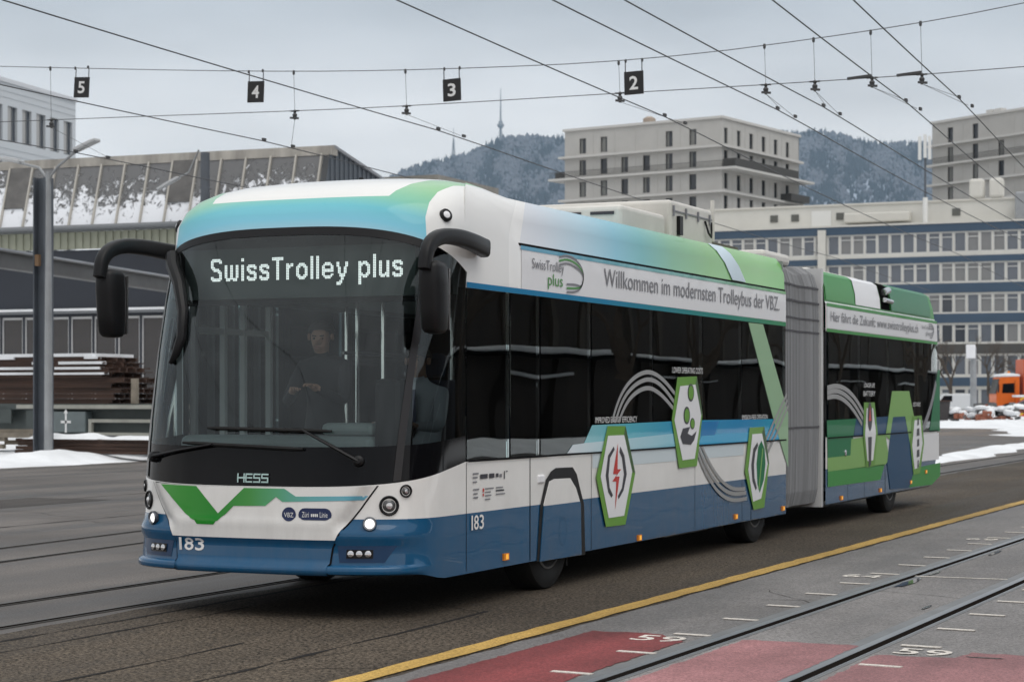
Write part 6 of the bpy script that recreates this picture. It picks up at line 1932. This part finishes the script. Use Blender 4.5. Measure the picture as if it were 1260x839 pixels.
# ================================================================== wooded hill with its two towers
FW = Vector((-math.sin(R(23.984)), math.cos(R(23.984)), 0)); RT_ = Vector((math.cos(R(23.984)), math.sin(R(23.984)), 0))
KM = 5000.0
ridge_x = [-420, -300, -220, -150, -130, -110, -85, -55, -40, -25, -14, 20, 60, 130, 220, 355, 380, 410, 450, 480, 515, 570, 680, 800]
ridge_h = [330, 420, 470, 548, 568, 585, 600, 610, 624, 640, 652, 656, 648, 640, 650, 664, 666, 652, 634, 632, 640, 650, 660, 650]
def hill_pt(u, t):
    """u: offset along the ridge (px-like units of 2.04 m), t: 0 foot .. 1 ridge .. 1.2 back"""
    D = 2600 + 2400 * t
    a = u / 2450.0
    Hh = lerp(ridge_x, ridge_h, u)
    if t <= 1: z = Hh * (t ** 1.15)
    else: z = Hh * (1 - (t - 1) * 1.5)
    from mathutils import noise
    z += 26 * noise.noise(Vector((u * .018, t * 5, 1.7))) * min(t, .6) * (0.35 if t > .93 else 1)
    p = CAM + FW * D + RT_ * (a * D)
    return Vector((p.x, p.y, max(z, 0) - 3))
us = [-420 + 1220 * i / 90 for i in range(91)]; ts = [1.2 * j / 40 for j in range(41)]
hb = MB()
hb.add([hill_pt(u, t) for t in ts for u in us], [(j * 91 + i, j * 91 + i + 1, (j + 1) * 91 + i + 1, (j + 1) * 91 + i) for j in range(40) for i in range(90)])
M_HILL = mat('hill_ground', (0.26, 0.29, 0.35), 0.9, var=.5, vscale=.008)
tag(hb.build('hills', M_HILL, smooth=True, sharp=180), kind='structure')
M_FIR = mat('snow_dusted_fir', (0.020, 0.025, 0.034), 0.9, var=.6, vscale=.02)
M_BEECH = mat('frosted_beech', (0.10, 0.105, 0.125), 0.95, var=.4, vscale=.03)
rt = random.Random(17)
fb_ = MB(); 
cnt = 0
from mathutils import noise as mnoise
while cnt < 15000:
    u = rt.uniform(-170, 130) if rt.random() < .6 else rt.uniform(330, 540)
    t = rt.uniform(.30, 1.0) ** .7
    nz_ = mnoise.noise(Vector((u * .03, t * 9, 5.1)))
    if t < .78 and nz_ > .02 and rt.random() < .6: continue      # snowy clearings
    p = hill_pt(u, t)
    cnt += 1
    fir = mnoise.noise(Vector((u * .05, t * 12, 9.4))) + rt.uniform(-.35, .35) > 0
    h = rt.uniform(12, 22) * (1 if fir else .9)
    w = h * (.20 if fir else .34)
    k = len(fb_.v); n = 5
    a0 = rt.uniform(0, 1.3)
    fb_.cur = 0 if fir else 1
    if fir:
        vs = [(p.x + w * math.cos(a0 + i * 1.2566), p.y + w * math.sin(a0 + i * 1.2566), p.z + h * .08) for i in range(n)] + [(p.x, p.y, p.z + h)]
        fs = [(i, (i + 1) % n, n) for i in range(n)]
    else:
        vs = [(p.x + w * .5 * math.cos(a0 + i * 1.2566), p.y + w * .5 * math.sin(a0 + i * 1.2566), p.z + h * .1) for i in range(n)] + \
             [(p.x + w * rt.uniform(.7, 1.1) * math.cos(a0 + i * 1.2566), p.y + w * rt.uniform(.7, 1.1) * math.sin(a0 + i * 1.2566), p.z + h * rt.uniform(.45, .7)) for i in range(n)] + [(p.x + rt.uniform(-1, 1), p.y, p.z + h)]
        fs = [(i, (i + 1) % n, n + (i + 1) % n, n + i) for i in range(n)] + [(n + i, n + (i + 1) % n, 2 * n) for i in range(n)]
    fb_.add(vs, fs)
tag(fb_.build('hill_forest', [M_FIR, M_BEECH]), 'frosted mixed forest covering the distant hill', 'forest', kind='stuff')
def hill_at(u, t=.985): return hill_pt(u, t)
M_TOWER = mat('tower_concrete', (0.20, 0.21, 0.23), 0.8)
p = hill_at(-14)
tt = empty('television_tower', tuple(p), label='tall slender television tower with a round pod on the hilltop', cat='tower')
MB().tube([p, p + Vector((0, 0, 40))], [4.2, 3.4], 12).build('shaft', M_TOWER, tt, smooth=True)
MB().lathe(p + Vector((0, 0, 38)), (0, 0, 1), [(0, 3.5), (6, 8.5), (11, 8.5), (13, 5.5), (18, 5.0), (20, 3)], 16).build('pod', M_TOWER, tt)
MB().tube([p + Vector((0, 0, 56)), p + Vector((0, 0, 95)), p + Vector((0, 0, 138))], [2.6, 1.8, .7], 8).build('aerial', M_TOWER, tt)
p = hill_at(-72)
t2 = empty('lattice_mast', tuple(p), label='smaller lattice mast on the hill shoulder left of the tower', cat='mast')
lm = MB()
for sx, sy in ((1, 1), (1, -1), (-1, 1), (-1, -1)): lm.tube([p + Vector((sx * 5, sy * 5, 0)), p + Vector((sx * 2, sy * 2, 36)), p + Vector((sx * .6, sy * .6, 62))], .9, 4)
for z in range(4, 60, 7):
    w = lerp([0, 36, 62], [5, 2, .6], z); lm.box(p.x - w, p.x + w, p.y - w, p.y + w, p.z + z, p.z + z + .9)
lm.build('lattice', M_TOWER, t2)
MB().tube([p + Vector((0, 0, 60)), p + Vector((0, 0, 88))], .6, 6).build('aerial', M_TOWER, t2)

# ================================================================== haze
hz_ = MB().box(-4600, 2600, -300, 6250, -1.6, 860).build('haze', None)
hz_.data.materials.clear()
hm = bpy.data.materials.new('haze_air'); hm.use_nodes = True
ht = hm.node_tree; ht.nodes.clear()
ho = ht.nodes.new('ShaderNodeOutputMaterial'); hv = ht.nodes.new('ShaderNodeVolumePrincipled')
hv.inputs['Color'].default_value = (0.58, 0.80, 1.0, 1)
hv.inputs['Density'].default_value = 0.000055
hv.inputs['Anisotropy'].default_value = 0.2
ht.links.new(hv.outputs['Volume'], ho.inputs['Volume'])
hz_.data.materials.append(hm)
tag(hz_, kind='stuff')
